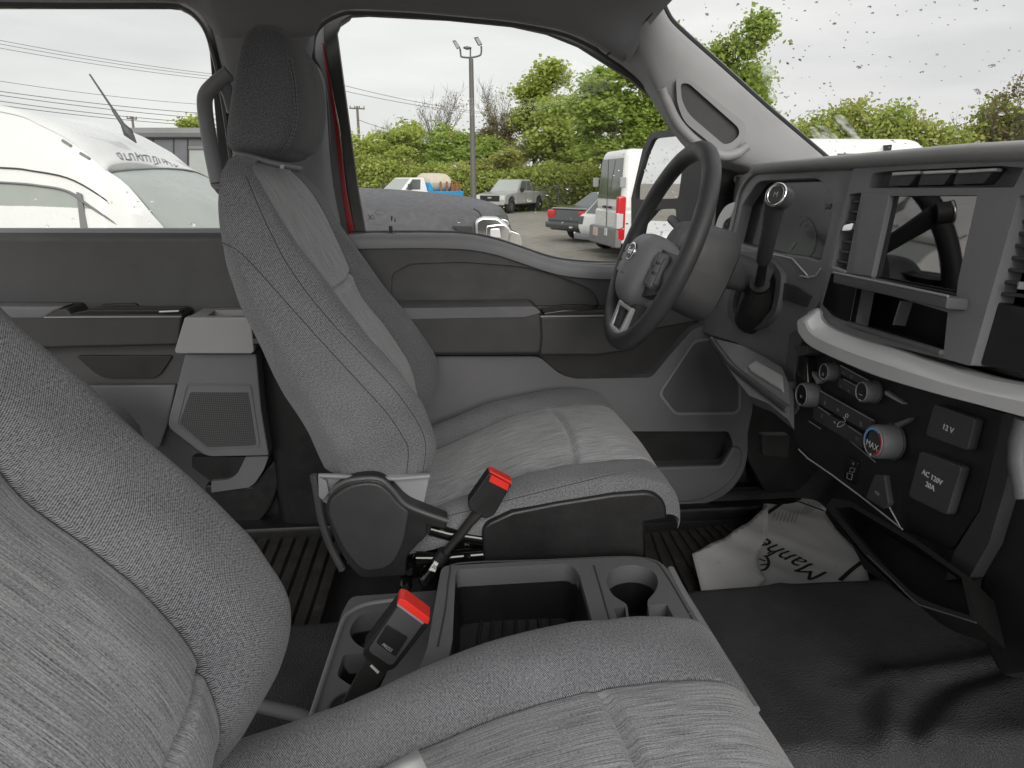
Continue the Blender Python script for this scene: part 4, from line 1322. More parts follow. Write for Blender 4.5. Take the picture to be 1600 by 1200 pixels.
for nm, c_, a0, a1 in (('dial_cold', (.12, .42, .8), 60, 200), ('dial_hot', (.55, .02, .03), -70, 58)):
    mt = pmat(nm, c_, .4, var=.02)
    bm = bmesh.new()
    A = [R(a0 + (a1 - a0) * k / 12) for k in range(13)]
    o_ = [bm.verts.new(kc + GN * .0006 + (ux * math.cos(a) + uz * math.sin(a)) * .0182) for a in A]
    i_ = [bm.verts.new(kc + GN * .0006 + (ux * math.cos(a) + uz * math.sin(a)) * .0156) for a in A]
    for k in range(12):
        bm.faces.new([o_[k], o_[k + 1], i_[k + 1], i_[k]])
    finish('dial_arc', bm, mt, kt)
# tailgate of side brackets left of the knobs
fpl('side_pod', [(1222, 600), (1232, 520, 4), (1246, 514, 3), (1254, 528), (1246, 545), (1240, 590), (1246, 640), (1232, 655)], .004, .03, 'plas', fn=pg, nn=GN, bev=.004)
kn2 = fpl('lever_stub', [(1240, 541, 3), (1262, 540, 3), (1260, 554, 4), (1246, 556, 4)], .03, .03, 'plas_dk', fn=pg, nn=GN, bev=.004)
fpl('lever_stem', [(1247, 556), (1260, 556), (1262, 600), (1242, 606)], .016, .02, 'gloss2', fn=pg, nn=GN, bev=.004)
fpl('wing', [(1262, 574, 1), (1268, 580), (1284, 596), (1276, 600)], .008, .01, 'plas_lt', fn=pg, nn=GN, bev=.001)
fpl('wing', [(1382, 610), (1412, 630), (1410, 632), (1382, 617)], .006, .008, 'plas_lt', fn=pg, nn=GN, bev=.001)
fpl('wing', [(1396, 662), (1424, 652, 3), (1420, 658), (1402, 668)], .006, .008, 'plas', fn=pg, nn=GN, bev=.001)
# ---- sockets and covers
cv = fpl('socket_cover', [(1459, 631, 5), (1524, 654, 6), (1511, 705, 6), (1445, 680, 6)], .012, .012, 'plas_dk', fn=pg, nn=GN, bev=.005, seg=3)
text('cover_text', '12 V', pg(1481, 670, .0125), gx, gz, .0095, 'white_mark', cv, bold=.0001)
cv = fpl('socket_cover', [(1437, 704, 6), (1503, 729, 7), (1479, 806, 7), (1418, 776, 7)], .012, .012, 'plas_dk', fn=pg, nn=GN, bev=.005, seg=3)
text('cover_text', 'AC 120V', pg(1456, 746, .0125), gx, gz, .0092, 'white_mark', cv, bold=.0001)
text('cover_text', '20A', pg(1453, 760, .0125), gx, gz, .0092, 'white_mark', cv, bold=.0001)
cv = fpl('socket_cover', [(1366, 741, 4), (1381, 742), (1388, 788, 5), (1380, 796, 4), (1352, 778, 4)], .008, .01, 'plas_dk', fn=pg, nn=GN, bev=.003)
text('cover_text', '12V', pg(1370, 771, .0085), gx, gz, .0065, 'grey_mark', cv)
fpl('port_plate', [(1322, 712, 3), (1342, 722, 3), (1336, 758, 3), (1318, 748, 3)], .002, .006, 'gloss2', fn=pg, nn=GN, bev=.001)
text('port_icon', '+', pg(1333, 725, .0025), gx, gz, .010, 'grey_mark', da)
for pts in ([(1329, 731), (1336, 732), (1334, 738), (1327, 737)], [(1324, 739), (1332, 741), (1330, 750), (1323, 747)]):
    tube('port_frame', [pg(a, b, .0025) for a, b in pts], .0006, 'grey_mark', da, n=4, closed=True)
# ---- lower bin under the stack
LP = pg(1300, 790, .05)
LN = V((-.75, 0, .66)).normalized()
def pl_(px, py, off=0.):
    return on_pl(px, py, LP + LN * off, LN)
rim_o = [(1290, 792, 4), (1352, 868), (1420, 933, 20), (1452, 951, 20), (1528, 974), (1512, 900), (1430, 842), (1330, 784), (1300, 778)]
rim_i = [(1302, 794, 4), (1358, 862), (1424, 926, 20), (1456, 943, 20), (1516, 962), (1502, 902), (1428, 850), (1330, 792)]
lps = [[pl_(p.x, p.y) for p in rnd(rim_o)], [pl_(p.x, p.y) for p in rnd(rim_i)]]
plate('lower_bin', lps, -LN * .05, 'bin_black', da, bev=.003)
plate('bin_floor', [[pl_(p.x, p.y, -.045) for p in rnd(rim_o)]], -LN * .01, 'bin_black', da, bev=0)
tube('bin_edge', [pl_(a, b, .001) for a, b in [(1356, 868), (1395, 906), (1420, 932), (1436, 945), (1455, 951), (1525, 973)]], .0009, 'plas_dk', da, n=6)
fpl('bin_front', [(1290, 795), (1350, 872), (1420, 938), (1375, 905), (1350, 890), (1330, 850)], .03, .02, 'plas_bk', fn=pg, nn=GN, bev=.003)
# ---- knee panel below the column, its highlight put in as a paler plate
KN = V((-.55, 0, .83)).normalized()
KP = pf(1150, 540, .03)
def pk_(px, py, off=0.):
    return on_pl(px, py, KP + KN * off, KN)
plate('knee_panel', [[pk_(p.x, p.y) for p in rnd([(1110, 528, 3), (1146, 536, 4), (1160, 540), (1195, 558), (1222, 574), (1232, 600), (1232, 656), (1200, 630), (1170, 618), (1148, 590, 6), (1134, 570), (1118, 545)])]], -KN * .02, 'plas', da, bev=.005, seg=3)
plate('knee_highlight', [[pk_(p.x, p.y, .004) for p in rnd([(1166, 572, 4), (1182, 562), (1222, 585), (1224, 612), (1172, 580)])]], -KN * .01, 'plas_lt', da, bev=.004, seg=3)
tube('knee_edge', crom([pk_(a, b, .002) for a, b in [(1112, 530), (1128, 552), (1146, 574), (1176, 598), (1232, 640)]], 4), .006, 'plas_dk', da, n=8)
# dark underside with a pedal box
box('pedal_box', (.95, .42, 1.35), (.06, .4, .14), 'plas_bk', da, bev=.01)
plate('brake_pedal', [gp_r([(1190, 680, 4), (1235, 680, 4), (1232, 716, 4), (1192, 712, 4)], .42)], (0, .02, 0), 'rubber', da, bev=.003)
# ---- shifter bezel and boot
BZ = [(1152, 392, 8), (1184, 395, 10), (1207, 407, 8), (1221, 428, 8), (1219, 455, 10), (1212, 490, 12), (1194, 511, 12), (1174, 517, 10), (1150, 510, 10), (1136, 494, 8), (1137, 470, 8), (1147, 440)]
cbz = sum((V(p[:2]) for p in BZ), V((0, 0))) / len(BZ)
inn = [tuple(cbz + (V(p[:2]) - cbz) * .80) + (8,) for p in BZ]
fpl('shifter_bezel', BZ, .010, .02, 'plas', holes=[inn], bev=.004, seg=3)
fpl('shifter_well', [tuple(cbz + (V(p[:2]) - cbz) * .84) for p in BZ], .002, .004, 'plas_dk', bev=0)
fpl('panel_seam', [(1118, 441), (1146, 445), (1146, 446.5), (1118, 442.5)], .001, .002, 'seam', bev=0)
fpl('side_blank', [(1222, 441, 4), (1244, 446, 6), (1266, 462), (1258, 480), (1222, 468)], .004, .02, 'plas_dk', bev=.004)

sh = thing('gear_shifter', 'black column gear lever with a chrome ringed button beside the steering wheel', 'gear lever', pf(1178, 490, .02))
def at_y(px, py, y):
    return on_y(px, py, y)
yb = pf(1180, 470).y
pts = [pf(1176, 496, .0), pf(1180, 480, .02), pf(1184, 462, .035), pf(1186, 450, .045)]
tube('boot', crom(pts, 4), [.034, .033, .032, .031, .030, .029, .027, .025, .023, .021, .019, .0175, .016], 'rubber', sh, n=16)
dirn = (pf(1186, 448, .045), pf(1194, 402, .08), pf(1203, 360, .105), pf(1212, 310, .13))
tube('collar', [dirn[0], dirn[0].lerp(dirn[1], .12)], .0175, 'plas_bk', sh, n=16)
tube('lever', [dirn[0], dirn[1]], [.0085, .0075], 'plas_bk', sh, n=14)
lp_ = crom([dirn[1].lerp(dirn[0], .1), dirn[1], dirn[2], dirn[3]], 5)
tube('knob', lp_, [.0085, .0098, .0108, .0114, .0118, .012, .0121, .0122, .0123, .0124, .0126, .0130, .0136, .0143, .0150, .0155], 'plas_dk', sh, n=18)
fc = pf(1216, 306, .135)
fx = (CAM - fc).normalized()
fx = (V((-.86, -.42, .30))).normalized()
ex_ = V((0, 0, 1)).cross(fx).normalized()
ey_ = fx.cross(ex_)
cr = lambda r, d: [fc + fx * d + ex_ * r * math.cos(a) + ey_ * r * math.sin(a) for a in [2 * math.pi * k / 32 for k in range(32)]]
plate('button', [cr(.0135, .006)], -fx * .02, 'plas_dk', sh, bev=.001)
tube('button_ring', cr(.0148, .005), .0028, 'chrome', sh, n=10, closed=True)
tube('knob_end', [fc - fx * .016, fc + fx * .003], [.0155, .0160], 'plas_dk', sh, n=18)
text('button_mark', 'M', fc + fx * .0065, ex_, ey_, .010, 'grey_mark', sh)
tube('knob_highlight', [p + V((-.003, .0118, .0)) for p in lp_[3:11]], .0012, 'plas_lt', sh, n=6)  # pale strip stands in for the highlight along the knob

# ================================================================ steering wheel
WC = V((.380, .42, 1.637))
AL = R(21.5)
w2 = V((math.sin(AL), 0, math.cos(AL)))
w3 = V((-math.cos(AL), .025, math.sin(AL))).normalized()
w1 = w2.cross(w3).normalized()
if w1.y > 0: w1 = -w1
           # towards the driver
def wp(a, b, c=0.):
    return WC + w1 * a + w2 * b + w3 * c
st = thing('steering_wheel', 'black four spoke steering wheel with oval badge in front of the driver seat', 'steering wheel', WC - w3 * .1)
RR = .178
tube('rim', [wp(RR * math.cos(a), RR * math.sin(a)) for a in [2 * math.pi * k / 72 for k in range(72)]], .0175, 'leather', st, n=16, closed=True, flat=.86)
# airbag cover: rounded shield
def shield(sx, sy, c, n=28):
    out = []
    for k in range(n):
        a = 2 * math.pi * k / n
        x = math.copysign(abs(math.cos(a)) ** .75, math.cos(a)) * sx
        y = math.copysign(abs(math.sin(a)) ** .75, math.sin(a)) * sy
        x *= 1 + .10 * y / sy
        out.append(wp(x + .008, y - .046, c))
    return out
rows = [shield(.060, .058, -.035), shield(.068, .066, -.01), shield(.069, .067, .012), shield(.064, .062, .027), shield(.052, .050, .037), shield(.03, .03, .043), shield(.001, .001, .0445)]
rows = list(map(list, zip(*[crom(c, 3) for c in zip(*rows)])))
for r in rows: r.append(r[0].copy())
grid('airbag_cover', rows, 'plas_md', st, ang=70)
ov = lambda s, c, dx=.014, dy=-.022: [wp(dx + .0225 * s * math.cos(a), dy + .0165 * s * math.sin(a), c) for a in [2 * math.pi * k / 28 for k in range(28)]]
bg_ = plate('badge', [ov(1, .0455)], -w3 * .012, 'chrome', st, bev=.001)
plate('badge_field', [ov(.82, .0464)], -w3 * .002, 'plas_bk', bg_, bev=0)
text('badge_script', 'Ford', wp(.014, -.022, .0467), w1, w2, .0165, 'chrome', bg_, shear=.35, bold=.0002)
text('airbag_text', 'AIRBAG', wp(.012, -.062, .0438), w1, w2, .0075, 'plas_bk', st)
text('airbag_text', 'o', wp(.012, -.080, .041), w1, w2, .008, 'plas_bk', st)
# spokes with switch pads
for s in (-1, 1):
    sp = []
    for a, b0, b1, c in ((.05, .0, -.09, .004), (.10, -.002, -.080, .002), (.14, -.002, -.070, .0), (.172, .0, -.062, .0)):
        sp.append([wp(s * a, b0, c - .014), wp(s * a, b0, c + .006), wp(s * a, (b0 + b1) / 2, c + .012), wp(s * a, b1, c + .006), wp(s * a, b1, c - .014)])
    grid('spoke', sp, 'plas_dk', st, ang=50)
    pd = plate('switch_pad', [[wp(s * (a - .008), b - .038, .018) for a, b in [(.088, .032), (.128, .030), (.138, .022), (.138, -.020), (.128, -.030), (.092, -.030)]]], -w3 * .012, 'plas', st, bev=.002)
    for (a0, a1, b0, b1) in ((.094, .108, .006, .028), (.111, .133, .014, .028), (.111, .133, -.003, .011), (.094, .108, -.026, .002), (.111, .133, -.026, -.007)):
        plate('wheel_button', [[wp(s * (a_ - .008), b_ - .038, .0212) for a_, b_ in ((a0, b0), (a1, b0), (a1, b1), (a0, b1))]], -w3 * .006, 'plas_md' if s < 0 else 'plas', pd, bev=.0012)
# lower silver spoke with its opening
lo_ = [(-.050, -.112), (.050, -.112), (.044, -.168), (.030, -.178), (-.030, -.178), (-.044, -.168)]
li_ = [(-.036, -.121), (.036, -.121), (.031, -.160), (-.031, -.160)]
plate('lower_spoke', [[wp(a, b, .012) for a, b in lo_], [wp(a, b, .012) for a, b in li_]], -w3 * .022, 'silver', st, bev=.003)
for s in (-1, 1):
    tube('lower_arm', [wp(s * .045, -.07, .0), wp(s * .04, -.10, -.002), wp(s * .034, -.165, -.004)], [.016, .014, .012], 'plas_dk', st, n=10)
# column shroud
def shr(c, sx, sy, dy, n=24):
    return [wp(math.copysign(abs(math.cos(a)) ** .6, math.cos(a)) * sx, dy + math.copysign(abs(math.sin(a)) ** .6, math.sin(a)) * sy, c) for a in [2 * math.pi * k / n for k in range(n)]]
rows = [shr(-.026, .002, .002, -.03), shr(-.028, .062, .062, -.012), shr(-.036, .074, .074, -.010), shr(-.07, .080, .082, -.010), shr(-.105, .082, .085, -.010), shr(-.118, .080, .083, -.010), shr(-.124, .070, .073, -.010), shr(-.128, .035, .035, .01), shr(-.21, .03, .03, .02)]
for r in rows: r.append(r[0].copy())
grid('column_shroud', rows, 'plas_dk', st, ang=45)
# stalk behind the wheel
tube('stalk', [wp(-.06, .03, -.08), wp(-.16, .06, -.07), wp(-.20, .07, -.065)], [.008, .009, .0095], 'plas_bk', st, n=10)
# ================================================================ centre console
CZ = 1.19
co = thing('center_console', 'black console bin with open tray and cup holders between the two seats', 'console', (.05, 0, 1.08))
def zpl(name, pts, z, dep, mat, par, bev=.003, holes=(), seg=2, n=5):
    lps = [[on_z(p.x, p.y, z) for p in rnd(pts, n)]] + [[on_z(p.x, p.y, z) for p in rnd(h, n)] for h in holes]
    return plate(name, lps, (0, 0, -dep), mat, par, bev=bev, seg=seg)
OUT = [(690, 884, 12), (985, 868, 20), (1030, 874, 20), (1054, 902, 16), (1120, 1020), (1220, 1190), (600, 1190), (668, 1010)]
BIN = [(712, 890, 10), (893, 880, 14), (906, 900), (926, 972), (944, 1050), (696, 1050), (707, 1000)]
CUP = [(946, 908, 14), (955, 889, 16), (988, 881, 18), (1020, 889, 16), (1030, 908, 14), (1024, 925, 8), (1011, 938, 6), (1018, 985), (985, 985), (980, 944, 6), (956, 930, 12)]
CUP2 = [(959, 950, 2), (977, 948), (981, 985), (970, 985)]
CUP3 = [(1014, 946), (1042, 944, 2), (1066, 990), (1020, 988)]
zpl('console_top', OUT, CZ, .03, 'plas', co, bev=.006, seg=3, holes=[BIN, CUP, CUP2, CUP3])
# body below the rim, flaring to the floor
top = [on_z(p.x, p.y, CZ - .028) for p in rnd(OUT)]
cen = sum(top, V()) / len(top)
bot = [V((cen.x + (p.x - cen.x) * 1.12, cen.y + (p.y - cen.y) * 1.1, 1.02)) for p in top]
rows = [[p for p in top] + [top[0]], [p for p in bot] + [bot[0]]]
grid('console_body', rows, 'plas_dk', co, ang=40)
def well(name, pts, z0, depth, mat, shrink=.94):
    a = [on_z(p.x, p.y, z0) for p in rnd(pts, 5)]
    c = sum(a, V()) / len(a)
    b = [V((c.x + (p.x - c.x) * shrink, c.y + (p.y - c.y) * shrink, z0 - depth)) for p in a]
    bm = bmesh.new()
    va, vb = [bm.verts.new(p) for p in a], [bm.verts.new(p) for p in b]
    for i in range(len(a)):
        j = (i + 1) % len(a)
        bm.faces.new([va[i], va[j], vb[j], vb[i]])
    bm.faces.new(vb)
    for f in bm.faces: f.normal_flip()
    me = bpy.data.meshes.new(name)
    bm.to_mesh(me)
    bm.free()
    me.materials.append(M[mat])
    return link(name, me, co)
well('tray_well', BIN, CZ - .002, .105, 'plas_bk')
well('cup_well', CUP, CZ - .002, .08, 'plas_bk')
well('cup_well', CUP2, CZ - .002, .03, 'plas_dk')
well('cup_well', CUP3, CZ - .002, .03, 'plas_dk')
zf = CZ - .104
mp_ = [(738, 957, 8), (880, 951, 8), (905, 1040), (722, 1040)]
zpl('tray_mat', mp_, zf + .004, .004, 'rubber', co, bev=.001)
tube('mat_edge', [on_z(p.x, p.y, zf + .004) for p in rnd([(722, 1000), (738, 957, 8), (880, 951, 8), (896, 1000)])], .0016, 'plas', co, n=6)
for k in range(7):
    a0 = on_z(752 + 18 * k, 972 - k * .6, zf + .008)
    a1 = on_z(745 + 21 * k, 1030, zf + .008)
    box('mat_rib', (a0 + a1) / 2, ((a1 - a0).length, .005, .008), 'rubber', co, rot=Matrix.Rotation(math.atan2(a1.y - a0.y, a1.x - a0.x), 3, 'Z'), bev=.001)
tube('console_groove', crom([on_z(a, b, CZ + .0005) for a, b in [(684, 1010), (696, 950), (703, 895), (718, 880), (850, 875), (976, 870), (1018, 876), (1037, 892), (1075, 955), (1120, 1032)]], 3), .0014, 'seam', co, n=6)
tube('console_lip', crom([on_z(a, b, CZ - .003) for a, b in [(1048, 890), (1066, 925), (1092, 968), (1130, 1030), (1180, 1110)]], 3), .006, 'plas_md', co, n=8)
tube('divider_seam', [on_z(a, b, CZ + .0005) for a, b in [(928, 884), (940, 925), (953, 972)]], .0013, 'seam', co, n=6)
for a in ((1079, 960), (1110, 1000)):
    q = on_z(*a, CZ)
    tube('chrome_dot', [q + V((0, 0, -.002)), q + V((0, 0, .002))], .003, 'chrome', co, n=8)  # small chrome disc on the console top
    break
# lower rear part with two cup wells
RZ = 1.125
RO = [(548, 932, 10), (690, 922), (700, 1040), (640, 1160), (470, 1165), (490, 1118), (533, 960, 12)]
R1 = [(545, 985, 14), (560, 960, 16), (605, 950, 14), (640, 975), (625, 1010, 14), (568, 1014, 10), (550, 1000, 10)]
R2 = [(537, 1022, 6), (580, 1020), (610, 1040, 10), (590, 1080, 12), (546, 1070, 6), (526, 1056, 6)]
R3 = [(516, 1096, 12), (545, 1082, 8), (590, 1086, 8), (585, 1125, 10), (520, 1128, 12)]
zpl('rear_tray', RO, RZ, .05, 'plas', co, bev=.005, holes=[R1, R2, R3])
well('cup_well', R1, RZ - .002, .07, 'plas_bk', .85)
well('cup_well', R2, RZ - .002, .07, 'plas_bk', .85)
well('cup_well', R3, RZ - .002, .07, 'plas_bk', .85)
tube('tray_rim', crom([on_z(a, b, RZ + .001) for a, b in [(628, 936), (575, 944), (548, 956), (535, 972), (515, 1030), (486, 1120)]], 4), .0035, 'plas_md', co, n=8)
tube('cup_ring', crom([on_z(a, b, RZ + .001) for a, b in [(560, 1083), (538, 1084), (520, 1096), (513, 1112), (518, 1126)]], 4), .0022, 'plas_dk', co, n=8)
# pale rail of the passenger seat base, and the tunnel below it
tube('floor_rail', [on_z(370, 1094, 1.10), on_z(470, 1118, 1.10), on_z(520, 1136, 1.10)], .009, 'plas', co, n=10)

# ================================================================ belt buckles
def buckle(label, px_body, px_red, y, stem, th, axis_y=-1, mark=None, yw=0):
    base = on_y(*stem[-1], y + .02)
    t = thing('seat_belt_buckle', label, 'seat belt buckle', base, 'seat belt buckles in the cab')
    plate('buckle_body', [[on_y(p.x, p.y, y) for p in rnd(px_body, 4)]], (0, th, 0), 'plas_bk', t, bev=.004, seg=3)
    plate('release_button', [[on_y(p.x, p.y, y - .003) for p in rnd(px_red, 3)]], (0, th * .8, 0), 'red', t, bev=.001)
    return t
b1 = buckle('black buckle with red button standing on a stalk beside the driver seat', [(764, 739, 3), (800, 757, 3), (772, 806, 6), (758, 812, 5), (733, 797, 5), (731, 786, 4)], [(764, 738), (768, 736.5), (800, 753), (800, 758)], .145, [(735, 800), (668, 890)], .026)
plate('release_button', [[on_y(p.x, p.y, .1440) for p in rnd([(768, 742, 1), (796, 757, 1), (793, 767, 1), (764, 752, 1)])]], (0, .004, 0), 'red', b1, bev=.001)
tube('stalk', crom([on_y(a, b, .157) for a, b in [(752, 796), (735, 815), (717, 838), (700, 858), (688, 876)]], 4), [.0125] * 4 + [.0115] * 5 + [.0095] * 8, 'web', b1, n=12, flat=.6)
tube('stalk_sleeve', [on_y(a, b, .157) for a, b in [(696, 862), (684, 880)]], .0115, 'plas_bk', b1, n=12)
plate('paper_tag', [[on_y(a, b, .146) for a, b in [(679, 877), (685, 880), (680, 894), (670, 891)]]], (0, .002, 0), 'white_paper', b1, bev=0)
text('tag_text', '120', on_y(677, 885, .1455), (.5, 0, -.4), (.5, 0, .6), .008, 'black_ink', b1)
tube('anchor', [on_y(a, b, .16) for a, b in [(676, 890), (666, 905)]], .010, 'gloss', b1, n=10)
b2 = buckle('large black buckle with red button lying over the rear cup wells', [(627, 938, 3), (670, 970, 3), (671, 976, 3), (616, 1046, 8), (600, 1050, 4), (568, 1026, 8), (567, 1018, 6)], [(620, 943), (624, 936, 2), (634, 938), (672, 966, 2), (669, 976), (663, 974)], -.09, [(570, 1030), (540, 1110)], .028)
plate('buckle_face', [[on_y(p.x, p.y, -.0915) for p in rnd([(626, 942, 3), (664, 971, 3), (612, 1042, 8), (574, 1017, 8)], 4)]], (0, .006, 0), 'plas_dk', b2, bev=.0025)
plate('buckle_panel', [[on_y(p.x, p.y, -.0925) for p in rnd([(604, 976, 4), (638, 996, 4), (618, 1027, 4), (587, 1005, 4)], 4)]], (0, .004, 0), 'plas_bk', b2, bev=.001)
text('buckle_text', 'PRESS', on_y(605, 1012, -.0928), on_y(620, 1022, -.0928) - on_y(600, 1008, -.0928), (0.3, 0, 1), .006, 'grey_mark', b2)
plate('buckle_strip', [[on_y(a, b, -.0925) for a, b in [(622, 942), (663, 972), (661, 976), (620, 946)]]], (0, .003, 0), 'plas_md', b2, bev=0)
plate('webbing', [[on_y(p.x, p.y, -.082) for p in rnd([(572, 1030), (606, 1048), (560, 1118, 6), (524, 1120, 8), (540, 1090)])]], (0, .008, 0), 'web', b2, bev=.002)
plate('webbing_mark', [[on_y(a, b, -.0845) for a, b in [(578, 1041), (581, 1039), (593, 1050), (590, 1053)]]], (0, .001, 0), 'white_mark', b2, bev=0)

# ================================================================ papers
def sheet(name, poly, z, mat, par, amp=.006, seed=0, lift=None, sub=5):
    bm = bmesh.new()
    vs = [bm.verts.new(on_z(a, b, z)) for a, b in poly]
    flat = [v.co.copy() for v in vs]
    for t in tessellate_polygon([flat]):
        try: bm.faces.new([vs[i] for i in t])
        except ValueError: pass
    for _ in range(sub):
        long_ = [e for e in bm.edges if e.calc_length() > .018]
        if not long_: break
        bmesh.ops.subdivide_edges(bm, edges=long_, cuts=1)
        bmesh.ops.triangulate(bm, faces=bm.faces)
    for v in bm.verts:
        p = v.co
        a = noise.noise(V((p.x * 9 + seed, p.y * 9, seed)))
        b = abs(noise.noise(V((p.x * 14 + p.y * 7, seed + 3, p.y * 5))))
        v.co.z += amp * (a * 1.2 + .9 * (.5 - b)) + (lift(p) if lift else 0)
    o = finish(name, bm, mat, par, ang=180)
    s = o.modifiers.new('thick', 'SOLIDIFY')
    s.thickness = .0005
    return o
pm = thing('paper_floor_mat', 'torn dirty white paper floor mat printed with black letters in the driver footwell', 'paper mat', on_z(1220, 860, .965))
big = [(1190, 800), (1195, 781), (1214, 770), (1233, 752), (1240, 753), (1264, 762), (1268, 773), (1288, 775), (1296, 788), (1289, 802), (1306, 828), (1346, 868), (1356, 900), (1362, 930), (1200, 960), (1120, 940), (1110, 900), (1150, 850)]
PZ = .985
sh1 = sheet('paper_sheet', big, PZ, 'paper', pm, .006, 1.3)
flp = [(1081, 865), (1128, 843), (1164, 820), (1190, 799), (1194, 796), (1199, 792), (1200, 815), (1198, 842), (1190, 854), (1184, 864), (1182, 876), (1186, 890), (1196, 908), (1186, 918), (1156, 940), (1120, 940), (1098, 935)]
sheet('folded_flap', flp, PZ + .012, 'paper', pm, .007, 5.1)
bvp = BVHTree.FromPolygons([v.co.copy() for v in sh1.data.vertices], [p.vertices for p in sh1.data.polygons])
def on_paper(px, py, off=.0016):
    d = ray(px, py).normalized()
    h = bvp.ray_cast(CAM, d)
    p = h[0] if h[0] is not None else on_z(px, py, PZ)
    return p + V((0, 0, off))
def ink(name, pts, w, m='black_ink'):
    pp = [on_paper(p.x, p.y) for p in crom([V(q) for q in pts], 8)] if len(pts) > 2 else [on_paper(*(V(pts[0]).lerp(V(pts[1]), k / 14))) for k in range(15)]
    bm = bmesh.new()
    prev = None
    for i, p in enumerate(pp):
        d = (pp[min(i + 1, len(pp) - 1)] - pp[max(i - 1, 0)])
        s = V((-d.y, d.x, 0)).normalized() * w / 2
        c = [bm.verts.new(p + s), bm.verts.new(p - s)]
        if prev: bm.faces.new([prev[0], prev[1], c[1], c[0]])
        prev = c
    return finish(name, bm, m, pm, ang=180)
ink('print_border', [(1199, 803), (1233, 779)], .009)
ink('print_border', [(1233, 779), (1290, 800)], .007)
ink('print_border', [(1312, 908), (1332, 890), (1348, 878)], .009)
# the name runs from the lower right up to the left, upside down from here
def paper_text(s, pa, pb, size, shear=0.):
    a, b = on_paper(*pa), on_paper(*pb)
    cu = bpy.data.curves.new('print', 'FONT')
    cu.body = s
    cu.size = 1
    cu.resolution_u = 4
    cu.shear = shear
    tmp = bpy.data.objects.new('print', cu)
    col.objects.link(tmp)
    me = bpy.data.meshes.new_from_object(tmp.evaluated_get(bpy.context.evaluated_depsgraph_get()))
    bpy.data.objects.remove(tmp)
    xs_ = [v.co.x for v in me.vertices]
    sc_ = (b - a).length / (max(xs_) - min(xs_))
    ex = (b - a).normalized()
    ey = V((0, 0, 1)).cross(ex).normalized()
    bm = bmesh.new()
    bm.from_mesh(me)
    bmesh.ops.triangulate(bm, faces=bm.faces)
    for _ in range(3):
        lg = [e for e in bm.edges if e.calc_length() * sc_ > .008]
        bmesh.ops.subdivide_edges(bm, edges=lg, cuts=1)
        bmesh.ops.triangulate(bm, faces=bm.faces)
    for v in bm.verts:
        q = a + ex * (v.co.x * sc_) + ey * (v.co.y * sc_ * size)
        h = bvp.ray_cast(V((q.x, q.y, 1.5)), V((0, 0, -1)))
        z = h[0].z if h[0] is not None else PZ
        v.co = V((q.x, q.y, z + .0016))
    return finish('print_letters', bm, 'black_ink', pm, ang=180)
paper_text('Manhe', (1296, 898), (1198, 842), 1.25)
ink('print_logo', [(1182 + 11 * math.cos(a) + 8, 880 + 12 * math.sin(a)) for a in [k * .55 - 1.2 for k in range(9)]], .006)
ink('print_logo', [(1186, 874), (1196, 878)], .005)
ink('print_logo', [(1188, 884), (1200, 882)], .005)
ink('print_logo', [(1199, 866), (1206, 862)], .004)
for k in range(7):
    o = ink('print_line', [(1206 + k * 6, 815 + k * .4), (1212 + k * 6, 802 - k * .6)], .0012, 'grey_mark')
for k in range(4):
    ink('print_line', [(1250 + k * 5, 806 - k), (1266 + k * 6, 785 + k)], .001, 'grey_mark')
ps_ = thing('paper_note', 'clean white paper corner lying on the nearest seat cushion', 'paper', on_z(640, 1195, 1.312))
sheet('paper_sheet', [(653, 1170), (668, 1203), (676, 1230), (560, 1235), (604, 1196)], 1.318, 'white_paper', ps_, .001, 2)

# ================================================================ door mirror outside
sm = thing('side_mirror', 'tall black towing mirror with two white reflecting panes outside the driver door', 'side mirror', on_y(1040, 420, 1.05))
MP = on_y(1030, 290, 1.06)
MN = V((-.90, -.44, 0)).normalized()
def pm_(px, py, off=0.):
    return on_pl(px, py, MP + MN * off, MN)
mo = rnd([(1004, 232, 6), (1015, 209, 8), (1030, 204, 6), (1080, 201), (1118, 203, 10), (1119, 270), (1100, 385, 14), (1000, 392, 14), (986, 360, 8), (986, 310)])
mg = [rnd([(1009, 240, 5), (1020, 216, 6), (1068, 211, 4), (1072, 214), (1060, 310, 4), (993, 312, 4), (994, 290)]), rnd([(1026, 327, 5), (1056, 326, 4), (1057, 360), (1050, 380, 6), (1000, 380, 8), (1006, 350)])]
plate('mirror_housing', [[pm_(p.x, p.y) for p in mo]], -MN * .12, 'plas_bk', sm, bev=.012, seg=3)
plate('mirror_bezel', [[pm_(p.x, p.y, .012) for p in mo]] + [[pm_(p.x, p.y, .012) for p in g] for g in mg], -MN * .02, 'plas_dk', sm, bev=.003)
M['mirror'] = pmat('mirror_glass', .86, .01, metal=1, var=0)
for g in mg:
    plate('mirror_glass', [[pm_(p.x, p.y, .004) for p in g]], -MN * .003, 'mirror', sm, bev=0)
def pick_m(rg):
    return pm_(rg.uniform(1005, 1062), rg.uniform(225, 375), .0045), MN.copy()
drops('raindrops', 70, pick_m, 'water', sm, .0012, .003, 9)
tube('mirror_arm', [pm_(1110, 330, -.04), on_y(1150, 330, .80)], .03, 'plas_bk', sm, n=12)
tube('mirror_arm', [pm_(1110, 290, -.04), on_y(1150, 290, .80)], .025, 'plas_bk', sm, n=12)
